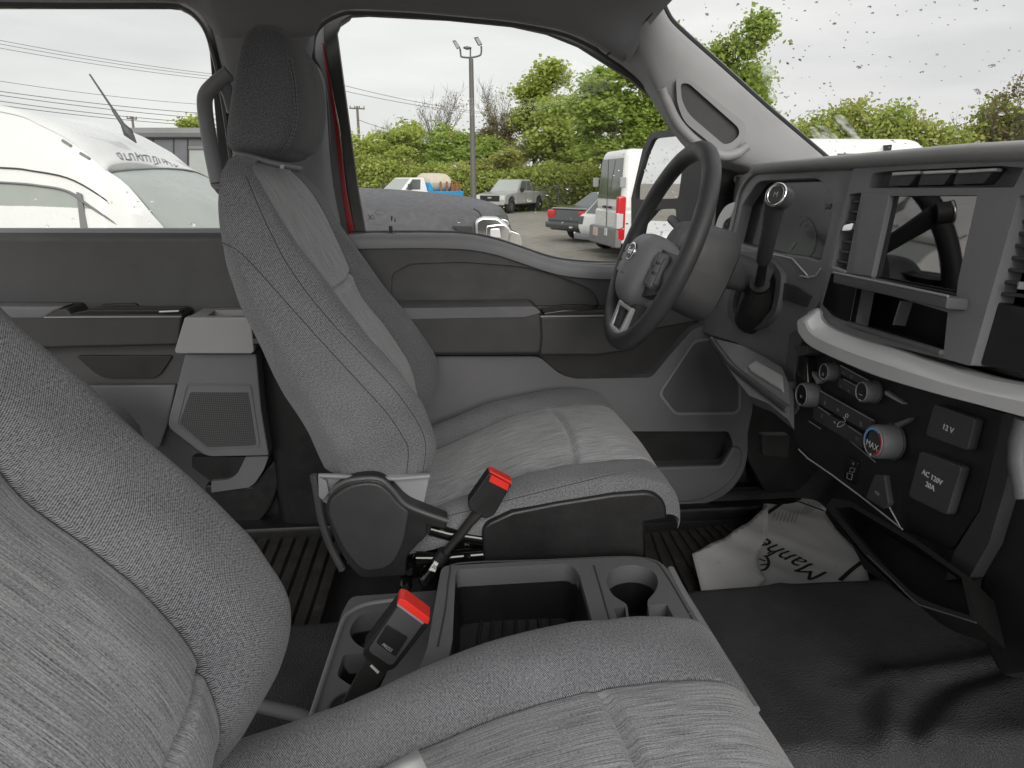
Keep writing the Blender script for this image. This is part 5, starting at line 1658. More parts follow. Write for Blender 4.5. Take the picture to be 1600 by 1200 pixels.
# ================================================================ outside: vehicles
M['white_paint'] = pmat('white_car_paint', (.8, .8, .79), .3, .5, var=.02, coat=.4)
M['grey_paint'] = pmat('grey_car_paint', (.085, .085, .093), .45, .2, var=.02)
M['silver_paint'] = pmat('silver_car_paint', (.36, .36, .365), .32, .5, metal=.0, var=.04, coat=.4)
M['black_paint'] = pmat('black_car_paint', (.05, .052, .056), .25, .5, var=.05, coat=.5)
M['blue_paint'] = pmat('blue_paint', (.04, .32, .66), .4, var=.08)
M['rust'] = pmat('rusty_steel', (.3, .13, .06), .8, var=.5, vscale=9)
M['tank'] = pmat('cream_plastic_tank', (.62, .55, .45), .5, var=.08)
M['car_glass'] = pmat('dark_car_glass', (.10, .115, .115), .06, .7, var=.05)
M['pale_glass'] = pmat('pale_van_glass', (.38, .41, .39), .35, .4, var=.05)
M['tyre'] = pmat('tyre_rubber', .025, .8, var=.2)
M['alloy'] = pmat('alloy_rim', .3, .35, metal=.7, var=.05)
M['lamp_red'] = pmat('red_lamp', (.62, .012, .02), .2, var=.05, coat=.5)
M['lamp_clear'] = pmat('clear_lamp', (.62, .63, .64), .12, var=.05, coat=.6)
M['orange'] = pmat('orange_plastic', (.75, .22, .04), .4)
M['bumper'] = pmat('grey_bumper', (.2, .205, .21), .6, var=.08)
M['plate'] = pmat('pale_licence_plate', (.66, .5, .42), .5)
class Car:
    """a vehicle in its own frame: x forward, y left, z up, then turned and set on the lot"""
    def __init__(s, name, label, cat, loc, head, group=None):
        s.t = thing(name, label, cat, loc, group)
        s.T = Matrix.Translation(V(loc)) @ Matrix.Rotation(R(head), 4, 'Z')
    def w(s, p):
        return s.T @ V(p)
    def d(s, p):
        return s.T.to_3x3() @ V(p)
    def slab(s, name, xz, y0, y1, mat, bev=.06, seg=3, par=None):
        return plate(name, [[s.w((x, y0, z)) for x, z in xz]], s.d((0, y1 - y0, 0)), mat, par or s.t, bev=bev, seg=seg)
    def frus(s, name, base, top, mat, bev=.05):
        # base / top: (x rear, x front, half width, z)
        (a, b, w0, z0), (c, d_, w1, z1) = base, top
        P = [(a, -w0, z0), (b, -w0, z0), (b, w0, z0), (a, w0, z0), (c, -w1, z1), (d_, -w1, z1), (d_, w1, z1), (c, w1, z1)]
        s.P = P
        return mk(name, [s.w(p) for p in P], [(0, 1, 2, 3), (4, 5, 6, 7), (0, 1, 5, 4), (1, 2, 6, 5), (2, 3, 7, 6), (3, 0, 4, 7)], mat, s.t, bev=bev, seg=3)
    def pane(s, side, u0, u1, v0, v1, mat='car_glass', name='window', u2=None, u3=None, off=.006):
        i = {'R': (0, 1, 5, 4), 'F': (1, 2, 6, 5), 'L': (2, 3, 7, 6), 'B': (3, 0, 4, 7)}[side]
        a, b, c, d_ = [V(s.P[k]) for k in i]
        n = (b - a).cross(d_ - a).normalized()
        cen = sum((V(p) for p in s.P), V()) / 8
        if n.dot((a + c) / 2 - cen) < 0: n = -n
        def at(u, v):
            return a.lerp(b, u).lerp(d_.lerp(c, u), v) + n * off
        u2 = u1 if u2 is None else u2
        u3 = u0 if u3 is None else u3
        q = [at(u0, v0), at(u1, v0), at(u2, v1), at(u3, v1)]
        return plate(name, [[s.w(p) for p in q]], s.d(-n * .02), mat, s.t, bev=.004, seg=1)
    def wheel(s, x, y, r, wd=.26):
        sg = 1 if y > 0 else -1
        bm = bmesh.new()
        pr = [(r * .62, -wd / 2), (r * .9, -wd / 2), (r, -wd * .38), (r, wd * .38), (r * .9, wd / 2), (r * .62, wd / 2)]
        rings = [[bm.verts.new(s.w((x + rr * math.cos(k * math.pi / 12), y + o, r + rr * math.sin(k * math.pi / 12)))) for k in range(24)] for rr, o in pr]
        for A, B in zip(rings, rings[1:]):
            for k in range(24):
                bm.faces.new([A[k], A[(k + 1) % 24], B[(k + 1) % 24], B[k]])
        o = finish('wheel', bm, 'tyre', s.t)
        bm = bmesh.new()
        yo = y + sg * wd * .3
        c0 = bm.verts.new(s.w((x, yo + sg * .03, r)))
        ring = [bm.verts.new(s.w((x + r * .64 * math.cos(k * math.pi / 12), yo, r + r * .64 * math.sin(k * math.pi / 12)))) for k in range(24)]
        for k in range(24):
            if k % 4 != 1:
                bm.faces.new([c0, ring[k], ring[(k + 1) % 24]])
        finish('rim', bm, 'alloy', o)
    def bx(s, name, c, sz, mat, bev=.01, par=None):
        a = V(c) - V(sz) / 2
        return s.slab(name, [(a.x, a.z), (a.x + sz[0], a.z), (a.x + sz[0], a.z + sz[2]), (a.x, a.z + sz[2])], a.y, a.y + sz[1], mat, bev, 2, par)
def pickup(name, label, loc, head, paint, bed=True, grp=None, glass='car_glass', scale=1.):
    c = Car(name, label, 'pickup truck', loc, head, grp)
    body = [(-2.95, .62), (-2.95, 1.22), (-1.05, 1.24), (1.2, 1.24), (1.3, 1.22), (2.5, 1.12), (2.82, 1.05), (2.92, .85), (2.9, .55), (2.45, .5), (2.38, .78), (2.1, .96), (1.75, .96), (1.48, .78), (1.4, .5), (-1.45, .5), (-1.52, .78), (-1.8, .97), (-2.15, .97), (-2.42, .78), (-2.5, .55)]
    c.slab('body', body, -.98, .98, paint, .07)
    c.frus('cabin', (-1.1, 1.28, .93, 1.2), (-.92, .35, .76, 1.93), paint, .07)
    for sd in 'RL':
        f = (lambda a: a) if sd == 'R' else (lambda a: 1 - a)
        c.pane(sd, f(.06), f(.40), .12, .86, glass, u2=f(.40), u3=f(.10))
        c.pane(sd, f(.43), f(.86), .12, .86, glass, u2=f(.86), u3=f(.43))
    c.pane('F', .06, .94, .12, .92, 'pale_glass', 'windshield')
    c.pane('B', .1, .9, .25, .85, glass)
    for x in (1.93, -1.97):
        for y in (.84, -.84):
            c.wheel(x, y, .42)
    c.bx('grille', (2.92, 0, .86), (.05, 1.25, .32), 'plas_bk')
    for y in (.8, -.8):
        c.bx('headlight', (2.87, y, .9), (.12, .30, .24), 'lamp_clear', .03)
        c.bx('tail_light', (-2.94, y * 1.17, 1.02), (.08, .12, .34), 'lamp_red', .02)
        c.bx('door_mirror', (.95, y * 1.42, 1.32), (.14, .2, .24), 'plas_bk', .04)
    c.bx('front_bumper', (2.93, 0, .58), (.14, 1.9, .2), paint, .05)
    c.bx('badge', (2.95, 0, .9), (.03, .24, .1), 'plas_lt', .01)
    c.bx('running_board', (-.1, 0, .48), (2.6, 2.0, .08), 'plas_bk', .02)
    for sg in (-1, 1):
        for x in (-1.02, .12, 1.18):
            c.bx('door_seam', (x, sg * .982, .88), (.012, .006, .6), 'seam', 0)
    return c
# silver pickup far across the lot, front towards us on the left
q = on_z(800, 332, 0)
pickup('parked_pickup', 'silver crew cab pickup parked by the trees across the lot', (q.x + .1, q.y + .9, 0), 238, 'silver_paint')
# white service truck with a blue bed and a cream tank
q = on_z(668, 333, 0)
c = Car('service_truck', 'white service truck carrying a cream tank in a blue bed', 'truck', (q.x - 1.0, q.y, 0), 222)
c.slab('body', [(-.6, .6), (-.6, 1.3), (1.3, 1.32), (2.5, 1.22), (2.85, 1.1), (2.92, .6), (2.4, .55), (2.3, .9), (1.7, .9), (1.5, .55)], -1.0, 1.0, 'white_paint', .08)
c.frus('cabin', (-.6, 1.35, .95, 1.28), (-.5, .45, .78, 2.02), 'white_paint', .08)
for sd in 'RL':
    f = (lambda a: a) if sd == 'R' else (lambda a: 1 - a)
    c.pane(sd, f(.30), f(.88), .1, .86, 'car_glass', u2=f(.86), u3=f(.30))
c.pane('F', .06, .94, .1, .92, 'pale_glass', 'windshield')
c.bx('grille', (2.9, 0, .95), (.08, 1.4, .34), 'plas_dk', .03)
for y in (.85, -.85):
    c.bx('headlight', (2.86, y, .95), (.1, .28, .3), 'orange', .03)
    c.bx('door_mirror', (.95, y * 1.4, 1.5), (.12, .22, .34), 'plas_dk', .03)
    c.wheel(2.0, y, .42)
    c.wheel(-1.8, y, .42)
c.slab('bed', [(-3.4, .8), (-3.4, 1.25), (-1.0, 1.25), (-.75, 1.75), (-.65, 1.75), (-.65, .8)], -1.02, 1.02, 'blue_paint', .03)
c.bx('wheel_arch', (2.0, 0, .9), (.9, 2.04, .1), 'plas_md', .04)
rows = []
for x, k in ((-2.7, .02), (-2.7, .7), (-2.6, .96), (-1.8, 1), (-1.1, .96), (-1.0, .7), (-1.0, .02)):
    rows.append([c.w((x, .82 * k * math.cos(a), 1.72 + .58 * k * math.sin(a))) for a in [2 * math.pi * j / 20 for j in range(21)]])
grid('tank', rows, 'tank', c.t)
for x in (-2.9, -2.5, -2.1, -1.6):
    c.bx('rack_post', (x, -.95, 1.5), (.09, .09, .6), 'rust', .01)
    c.bx('rack_post', (x, .95, 1.5), (.09, .09, .6), 'rust', .01)
c.bx('rack_rail', (-2.2, -.95, 1.62), (2.0, .06, .09), 'rust', .01)
c.bx('deck_load', (-3.0, 0, 1.45), (.7, 1.7, .4), 'rust', .05)
text('door_text', 'ENTER', c.w((.35, 1.006, .98)), c.d((-1, 0, 0)), V((0, 0, 1)), .28, 'grey_mark', c.t)
# windshield corner of another car by the near window edge
q = on_z(520, 372, 0)
c = Car('parked_car', 'dark car whose sloping windshield shows at the window edge above the grey hood', 'car', (on_y(540, 300, 15).x - 1.1, 15, 0), 200)
c.slab('body', [(-2.2, .4), (-2.2, .95), (-1.2, 1.0), (1.0, 1.0), (2.2, .85), (2.3, .4)], -.9, .9, 'black_paint', .1)
c.frus('cabin', (-1.5, 1.1, .85, .98), (-1.0, .2, .65, 1.62), 'black_paint', .08)
c.pane('F', .06, .94, .1, .92, 'pale_glass', 'windshield')
c.pane('L', .1, .9, .12, .86)
c.pane('R', .1, .9, .12, .86)
for x in (1.4, -1.4):
    for y in (.8, -.8): c.wheel(x, y, .33)
# ---- grey truck beside us: long hood, headlight
GY = 6.4
gt = thing('grey_truck', 'wet dark grey truck hood with a chrome headlight just outside the driver window', 'truck', (on_y(680, 380, GY).x, GY + 1, 0))
H0 = [(440, 292), (500, 293), (565, 296), (620, 299), (680, 304), (730, 310), (760, 317), (782, 326), (793, 340)]
H1 = [(440, 306), (500, 308), (565, 313), (590, 316), (620, 319), (680, 322), (730, 324), (755, 328), (772, 338)]
rows = []
far = [on_y(a, b, GY + 1.9) for a, b in H0]
ccx = [on_y(a, b, GY + .95) + V((0, 0, .02)) for a, b in H0]
n1 = [on_y(a, b, GY + .2) for a, b in H1]
n2 = [p + V((0, -.2, -.07)) for p in n1]
n3 = [p + V((.0, -.26, -.35)) for p in n1]
n4 = [V((p.x, p.y - .26, .75)) for p in n1]
rows = [crom(r, 4) for r in (n4, n3, n2, n1, [a.lerp(b, .5) for a, b in zip(n1, ccx)], ccx, far)]
grid('hood', rows, 'grey_paint', gt, ang=35)
g = on_y(785, 345, GY - .05)
xs_ = n1[-1].x
grid('front_face', [[V((p.x + o, p.y, z)) for z in (p.z + .01, p.z - .2, .9, .5) for o in ((.0,) if z > p.z else (.06,))] for p in (n4[-1].lerp(n3[-1], .97), n1[-1], ccx[-1], far[-1])], 'plas_bk', gt)
hl_ = rnd([(742, 345, 6), (752, 338, 6), (778, 339, 4), (792, 350), (800, 362, 4), (795, 385), (742, 378)])
plate('headlight_housing', [[on_y(p.x, p.y, GY - .12) for p in hl_]], (0, .3, 0), 'chrome', gt, bev=.03, seg=3)
plate('headlight', [gp_r([(760, 353, 4), (788, 350, 4), (796, 358), (794, 380), (760, 375, 3)], GY - .14)], (0, .1, 0), 'chrome', gt, bev=.01)
plate('headlight_lens', [gp_r([(766, 358, 3), (781, 357, 3), (783, 372), (766, 371)], GY - .16)], (0, .06, 0), 'lamp_clear', gt, bev=.01)
plate('grille_bar', [gp_r([(786, 356, 2), (812, 366, 3), (816, 384, 3), (800, 386), (788, 376)], GY + .1)], (0, 1.4, 0), 'chrome', gt, bev=.03)
plate('grille_bar', [gp_r([(784, 342, 2), (794, 345, 3), (797, 352, 3), (784, 351)], GY + .1)], (0, 1.4, 0), 'chrome', gt, bev=.01)
plate('fender_vent', [gp_r([(706, 353, 1), (738, 354, 1), (738, 365), (720, 364)], GY - .085)], (0, .03, 0), 'plas_bk', gt, bev=.005)
tube('fender_seam', crom([on_y(a, b, GY - .07) for a, b in [(740, 326), (748, 331), (752, 338)]], 4), .008, 'seam', gt, n=6)
box('lower_body', (on_y(785, 380, GY).x - 2.4, GY + 1, .75), (4.6, 1.9, .7), 'grey_paint', gt, bev=.1)
for px in (470, 735):
    q = on_y(px, 380, GY + .1)
    bm = bmesh.new()
    tube_bm(bm, [V((q.x - .2, GY - .05, .42)), V((q.x - .2, GY + .25, .42))], .42, 20)
    finish('wheel', bm, 'tyre', gt)

# ---- white cargo van with red tail lamp (rear towards us on its left)
def van(name, label, loc, head, roof, L0, L1, paint='white_paint', grp=None):
    c = Car(name, label, 'van', loc, head, grp)
    c.slab('body', [(L0, .42), (L0, 1.15), (L1 - 1.1, 1.2), (L1 - .2, 1.0), (L1, .8), (L1, .42)], -1.0, 1.0, paint, .07)
    c.frus('upper_body', (L0, L1 - .75, .99, 1.08), (L0 + .10, L1 - 1.9, .84, roof), paint, .16)
    return c
hv = R(5)
q = on_z(968, 412, 0)
c = van('cargo_van', 'white cargo van with tall red tail lamp parked beyond the steering wheel', (q.x - math.sin(hv), q.y + math.cos(hv), 0), 5, 2.46, 0, 5.6)
c.pane('B', .08, .92, .22, .86, 'car_glass', 'rear_window', off=.012)
c.pane('R', .78, .94, .15, .7)
c.bx('rear_bumper', (-.05, 0, .55), (.16, 2.02, .42), 'bumper', .05)
for y in (-.93,):
    tl = c.bx('tail_light', (-.0, y, .98), (.2, .17, .96), 'lamp_red', .05)
    c.bx('reverse_light', (-.035, y, .93), (.16, .175, .34), 'lamp_clear', .02, tl)
c.bx('door_seam', (-.012, .02, 1.4), (.012, .014, 1.7), 'seam', 0)
c.bx('licence_plate', (-.14, .45, .62), (.02, .32, .2), 'plate', .005)
c.bx('sticker', (-.14, -.35, .66), (.02, .16, .16), 'white_mark', .003)
text('sticker_text', '2', c.w((-.152, -.35, .66)), c.d((0, -1, 0)), V((0, 0, 1)), .12, 'black_ink', c.t)
for y in (.2, -.2):
    c.bx('door_handle', (-.02, y, 1.2), (.05, .16, .05), 'plas_bk', .01)
c.bx('hinge', (-.0, -.985, 1.75), (.14, .06, .22), 'plas_lt', .02)
c.bx('hinge', (-.0, .985, 1.75), (.14, .06, .22), 'plas_lt', .02)
for x in (1.0, 4.6):
    for y in (.88, -.88): c.wheel(x, y, .36)
# white hatchback rear squeezed between the van and the sedan
q = on_z(925, 402, 0)
c = Car('parked_car', 'white hatchback rear half hidden behind the cargo van', 'car', (q.x + .9, q.y + 1.5, 0), 24)
c.slab('body', [(-.5, .35), (-.62, .6), (-.55, .95), (3.0, .95), (3.6, .6), (3.6, .35)], -.85, .85, 'white_paint', .1)
c.frus('cabin', (-.5, 2.3, .82, .9), (.05, 1.4, .62, 1.5), 'white_paint', .08)
c.pane('B', .08, .92, .1, .85, 'car_glass', 'rear_window', off=.012)
c.bx('spoiler', (.0, 0, 1.47), (.3, 1.25, .06), 'white_paint', .02)
c.bx('tail_light', (-.56, .7, .78), (.1, .2, .22), 'car_glass', .02)
c.bx('tail_light', (-.56, -.7, .78), (.1, .2, .22), 'car_glass', .02)
c.bx('rear_bumper', (-.6, 0, .36), (.2, 1.75, .14), 'bumper', .04)
for x in (.3, 2.8):
    for y in (.76, -.76): c.wheel(x, y, .32)
# black sedan
q = on_z(890, 380, 0)
c = Car('parked_sedan', 'dark sedan with red tail lights left of the white van', 'car', (q.x + .75, q.y + .9, 0), 30)
c.slab('body', [(-.85, .32), (-.95, .62), (-.85, .98), (-.2, 1.06), (2.4, 1.02), (3.4, .85), (3.6, .4), (3.5, .28)], -.9, .9, 'black_paint', .12)
c.frus('cabin', (-.05, 2.5, .86, 1.0), (.6, 1.7, .62, 1.46), 'black_paint', .08)
c.pane('B', .08, .92, .1, .9, 'car_glass', 'rear_window')
c.pane('R', .1, .9, .1, .85)
for y in (-.74, .74):
    c.bx('tail_light', (-.86, y, .82), (.16, .34, .24), 'lamp_red', .04)
c.bx('rear_bumper', (-.93, 0, .5), (.2, 1.82, .2), 'black_paint', .06)
c.bx('trunk_lip', (-.8, 0, .99), (.14, 1.5, .04), 'plas_lt', .015)
for x in (.2, 2.8):
    for y in (.8, -.8): c.wheel(x, y, .33)
c.bx('exhaust', (-.95, -.55, .3), (.2, .09, .09), 'chrome', .02)
# white crew van seen over the dash through the windshield
q = on_y(1440, 285, 9.6)
x0v = on_y(1175, 285, 9.0).x
c = van('crew_van', 'white van seen over the dashboard through the wet windshield', (x0v, 10.6, 0), 0, 2.40, 0, q.x + 1.9 - x0v)
for sd in 'RL':
    f = (lambda a: a) if sd == 'R' else (lambda a: 1 - a)
    c.pane(sd, f(.10), f(.42), .35, .83)
    c.pane(sd, f(.50), f(.65), .35, .83)
    c.pane(sd, f(.72), f(.95), .35, .8, u2=f(.9), u3=f(.72))
c.pane('F', .06, .94, .15, .92, 'pale_glass', 'windshield')
c.bx('door_seam', (on_y(1383, 260, 9.65).x - x0v, -.93, 1.7), (.02, .2, 1.2), 'seam', 0)
for x in (.9, 4.2):
    for y in (.86, -.86): c.wheel(x, y, .36)

# ---- white van right beside the rear door window
wv = thing('white_van', 'white van with roof antenna and pale windshield close outside the rear door window', 'van', (-1.6, 4, 0))
YN, YM, YF = 2.9, 3.85, 4.8
crown = [(-420, 154), (-200, 164), (-60, 172), (10, 178), (100, 190), (160, 202), (200, 218), (232, 240), (252, 257)]
sil = [(-420, 150), (-200, 160), (-60, 168), (10, 174), (100, 184), (160, 192), (213, 209), (250, 237), (290, 261)]
gut = [(-560, 150), (-300, 152), (-100, 160), (20, 178), (60, 194), (100, 214), (130, 235), (152, 255), (165, 266)]
cr3 = [on_y(a, b, YM) for a, b in crown]
si3 = [on_y(a, b, 4.3) for a, b in sil]
gu3 = [on_y(a, b, YN) for a, b in gut]
far3 = [V((p.x, YF, p.z - .08)) for p in si3]
ED = [on_y(a, b, y) for a, b, y in [(169, 269, 2.95), (182, 267, 3.06), (215, 264.5, 3.4), (257, 263, 3.85), (299, 267, 4.35), (328, 280, 4.8)]]
rows = [gu3, [a.lerp(b, .12) + V((0, 0, .03)) for a, b in zip(gu3, cr3)], [a.lerp(b, .5) + V((0, 0, .03)) for a, b in zip(gu3, cr3)], cr3, si3, far3]
rows = [crom(r + [e], 4) for r, e in zip(rows, ED)]
rows = list(map(list, zip(*[crom(c_, 3) for c_ in zip(*rows)])))
grid('roof', rows, 'white_paint', wv, ang=60)
# side below the gutter and the front pillar
side_top = crom(gu3 + [on_y(200, 292, YN - .02), on_y(255, 356, YN - .04), on_y(330, 430, YN - .06)], 3)
rows = [[p + V((0, .01, -.0)) for p in side_top], [V((p.x, p.y - .05, min(p.z - .02, 1.62 - .02))) for p in side_top], [V((p.x, p.y - .07, .6)) for p in side_top]]
grid('side_panel', rows, 'white_paint', wv, ang=30)
plate('side_window', [gp_r([(-420, 270), (0, 284), (60, 289), (105, 298, 8), (135, 318, 8), (205, 366), (205, 420), (-420, 420)], YN - .045)], (0, .01, 0), 'pale_glass', wv, bev=0)
tube('window_rim', crom([on_y(a, b, YN - .045) for a, b in [(-200, 276), (0, 285), (60, 290), (106, 299), (140, 322), (205, 364)]], 4), .014, 'bumper', wv, n=8, flat=.4)
plate('window_divider', [gp_r([(119, 300), (126, 303), (138, 362), (126, 362)], YN - .055)], (0, .012, 0), 'bumper', wv, bev=0)
tube('door_seam', crom([on_y(a, b, YN - .03) for a, b in [(-200, 256), (0, 262), (50, 267), (105, 278), (150, 302), (190, 332), (226, 362)]], 4), .004, 'seam', wv, n=6)
for a, b in (((97, 219), (111, 228)), ((125, 239), (140, 248))):
    tube('roof_joint', [on_y(*a, YN - .0), on_y(*b, YN - .0)], .007, 'plas_md', wv, n=6)
# windshield pane between the pillars
bot_ = [on_y(256, 358, YN), on_y(330, 372, 3.5), on_y(420, 385, 4.2), on_y(540, 405, 4.9)]
top_ = crom(ED, 2)
bot_ = [bot_[0].lerp(bot_[3], k / 10) + V((.35 * (1 - (2 * k / 10 - 1) ** 2), 0, 0)) for k in range(11)]
rows = [[a.lerp(b, f) + V((.0, 0, .04 * 4 * f * (1 - f))) for a, b in zip(top_, bot_)] for f in (0, .2, .4, .6, .8, 1.0, 1.4)]
grid('windshield', rows, 'pale_glass', wv)
tube('windshield_seal', crom([on_y(a, b, y) for a, b, y in [(256, 358, YN - .01), (185, 297, YN + .05), (160, 276, YN + .08), (160, 272, YN + .12)] + [(169, 269.5, 2.95), (182, 267.5, 3.05), (215, 265, 3.39), (257, 263.5, 3.83), (299, 267.5, 4.3), (328, 280, 4.75)]], 4), .012, 'bumper', wv, n=8, flat=.5)
# antenna
ab = on_y(207, 217, YM - .15)
bm = bmesh.new()
tube_bm(bm, [on_y(213, 223, YM - .15), on_y(200, 207, YM - .15), on_y(192, 195, YM - .15)], [.004, .03, .014], 8)
tube_bm(bm, [on_y(200, 207, YM - .15), on_y(177, 172, YM - .15), on_y(176, 170, YM - .15), on_y(140, 116, YM - .15)], [.014, .011, .007, .005], 8)
finish('antenna', bm, 'plas_dk', wv)
# outlined lettering over the windshield
def on_roof(px, py):
    return None
rb = [c_ for c_ in wv.children if c_.name.startswith('roof')][0]
bvr = BVHTree.FromPolygons([v.co.copy() for v in rb.data.vertices], [p.vertices for p in rb.data.polygons])
def hit_roof(px, py, off=.006):
    d = ray(px, py).normalized()
    h = bvr.ray_cast(CAM, d)
    return (h[0] - d * off) if h[0] is not None else on_y(px, py, YM - .4)
bm = bmesh.new()
word = [[(0, 0), (6, 7), (9, 8), (6, 1), (3, -1), (0, 0)], [(10, 0), (14, 8), (17, 8), (20, 8), (17, 0)], [(21, 8), (17, 0), (22, 0), (26, 8)], [(30, 8), (26, -2), (30, 3), (33, 0), (31, 4), (37, 8)],
        [(38, 8), (35, 1), (40, 0)], [(43, 8), (40, 0), (45, 1), (48, 8)], [(53, 8), (50, 1), (55, 1), (56, 5), (58, 9), (53, 11)], [(58, 2), (61, 8)], [(63, 2), (66, 7), (68, 4), (66, 2)], [(71, 8), (69, 4), (75, 6), (78, 9)], [(80, 6), (83, 9), (85, 7)]]
for st_ in word:
    pp = [hit_roof(182 + x * 1.12, 240 + y * 1.15 + .0015 * x * x) for x, y in st_]
    tube_bm(bm, pp, .0042, 5)
finish('roof_lettering', bm, 'plas_md', wv)
# lower front so the van stands on the ground
box('lower_body', (-4.2, YM, .85), (5.2, 1.9, .8), 'white_paint', wv, bev=.15)
for x in (-5.6, -2.4):
    bm = bmesh.new()
    tube_bm(bm, [V((x, YN - .02, .35)), V((x, YN + .2, .35))], .35, 20)
    finish('wheel', bm, 'tyre', wv)

# ---- dark box van behind it
q0, q1 = on_y(170, 240, 9.5), on_y(520, 240, 9.5)
zt = on_y(250, 202, 9.5).z
dt = thing('dark_trailer', 'dark grey enclosed trailer with panel seams behind the white van', 'trailer', ((q0.x + q1.x) / 2, 10.5, 0))
M['dark_panel'] = pmat('weathered_dark_panel', (.13, .13, .15), .5, var=.12)
box('trailer_body', ((q0.x + q1.x) / 2, 10.6, (zt + .5) / 2), (q1.x - q0.x, 2.2, zt - .5), 'dark_panel', dt, bev=.06)
tube('roof_rail', [on_y(180, 208, 9.46), on_y(520, 208, 9.46)], .07, 'bumper', dt, n=8)
for a in (238, 270, 292, 340):
    plate('panel_seam', [GP([(a, 213), (a + 2, 213), (a + 2, 300), (a, 300)], 9.49)], (0, .02, 0), 'seam', dt, bev=0)
plate('panel_seam', [GP([(200, 212), (520, 212), (520, 214), (200, 214)], 9.49)], (0, .02, 0), 'seam', dt, bev=0)
plate('trailer_window', [gp_r([(296, 230, 1), (420, 231, 1), (420, 300), (296, 300)], 9.48)], (0, .02, 0), 'pale_glass', dt, bev=0)
plate('window_shade', [gp_r([(294, 228, 1), (420, 229, 1), (420, 234), (294, 233)], 9.45)], (0, .04, 0), 'bumper', dt, bev=.005)
for k in (0, 1):
    x = q0.x + (q1.x - q0.x) * (.3 + .35 * k)
    bm = bmesh.new()
    tube_bm(bm, [V((x, 9.55, .36)), V((x, 9.8, .36))], .36, 20)
    finish('wheel', bm, 'tyre', dt)

# ================================================================ poles, wires, lamp
M['steel'] = pmat('grey_steel_pole', (.12, .115, .11), .6, var=.1)
M['wood'] = pmat('weathered_pole_wood', (.16, .14, .12), .9, var=.2)
M['wire'] = pmat('wire', (.10, .10, .10), .7)
LY = 29.
lt = thing('lamp_post', 'tall grey lot lamp post with two tilted floodlight heads', 'lamp post', (on_y(738, 255, LY).x, LY, 0))
b0 = on_y(736, 92, LY)
tube('pole', [V((b0.x + .02, LY, 0)), V((b0.x, LY, b0.z))], [.13, .09], 'steel', lt, n=12)
tube('bracket', crom([on_y(a, b, LY) for a, b in [(719, 76), (720, 86), (722, 89), (735, 90), (749, 87), (752, 82), (752, 72)]], 4), .035, 'steel', lt, n=8)
tube('tenon', [on_y(735, 92, LY), on_y(735, 75, LY)], .03, 'steel', lt, n=8)
plate('sensor_head', [gp_r([(723, 73, 2), (730, 72), (738, 74, 2), (730, 76)], LY - .1)], (0, .3, 0), 'steel', lt, bev=.02)
for pts in ([(707, 64), (712, 63), (720, 75), (714, 77)], [(741, 59), (747, 57.5), (754, 70), (748, 72)]):
    hd = plate('floodlight', [[on_y(a, b, LY - .2) for a, b in pts]], (0, .5, .1), 'steel', lt, bev=.02)
    cx_, cy_ = sum(p[0] for p in pts) / 4, sum(p[1] for p in pts) / 4
    plate('lamp_panel', [[on_y(cx_ + (a - cx_) * .7, cy_ + (b - cy_) * .75, LY - .23) for a, b in pts]], (0, .02, 0), 'plas_lt', hd, bev=0)
def upole(px, top, Y, label, arm=20):
    p = on_y(px, top, Y)
    t = thing('utility_pole', label, 'utility pole', (p.x, Y, 0), 'utility poles along the road')
    tube('pole', [V((p.x, Y, 0)), p], [.17, .12], 'wood', t, n=8)
    a, b = on_y(px - arm * .5, top + 3, Y), on_y(px + arm * .5, top + 4, Y)
    tube('crossarm', [a, b], .07, 'wood', t, n=6)
    for f in (.05, .35, .65, .95):
        q_ = a.lerp(b, f)
        tube('insulator', [q_, q_ + V((0, 0, .25))], .05, 'steel', t, n=6)
upole(558, 166, 75, 'weathered utility pole with crossarm rising above the bushes at the window edge', 24)
upole(206, 182, 80, 'distant utility pole standing above the white van roof', 16)
WIRES = [((-80, 47), (336, 116), 1), ((-80, 53), (336, 120), 1), ((-80, 60), (336, 124.5), 1), ((-80, 114), (312, 163), 1), ((-80, 131), (345, 179), 2), ((-80, 137), (350, 187), 2), ((-80, 146), (318, 192), 2), ((-80, 153), (312, 196), 2),
         ((520, 129), (760, 176), 1), ((520, 138), (760, 178), 1), ((560, 187), (640, 205), 1)]
for k, (a, b, w) in enumerate(WIRES):
    p, q = on_y(*a, 60), on_y(*b, 75)
    pts = []
    for j in range(13):
        f = j / 12
        m_ = p.lerp(q, f)
        m_.z -= .25 * 4 * f * (1 - f)
        pts.append(m_)
    lb = ('topmost overhead power line in the rear window', 'second power line from the top in the rear window', 'third power line from the top in the rear window',
          'lone thin power line midway between the two bundles in the rear window', 'upper wire of the low bundle just above the white van roof', 'second wire of the low bundle above the white van roof',
          'third wire of the low bundle above the white van roof', 'lowest wire of the bundle touching the white van roof outline', 'upper wire sloping from the window edge to the bare tree',
          'lower wire sloping from the window edge to the bare tree', 'short low wire right of the utility pole')[k]
    gname = 'overhead power lines'
    tag(tube('power_line', pts, .012 + .008 * w, 'wire', None, n=5), lb, 'power line', gname)

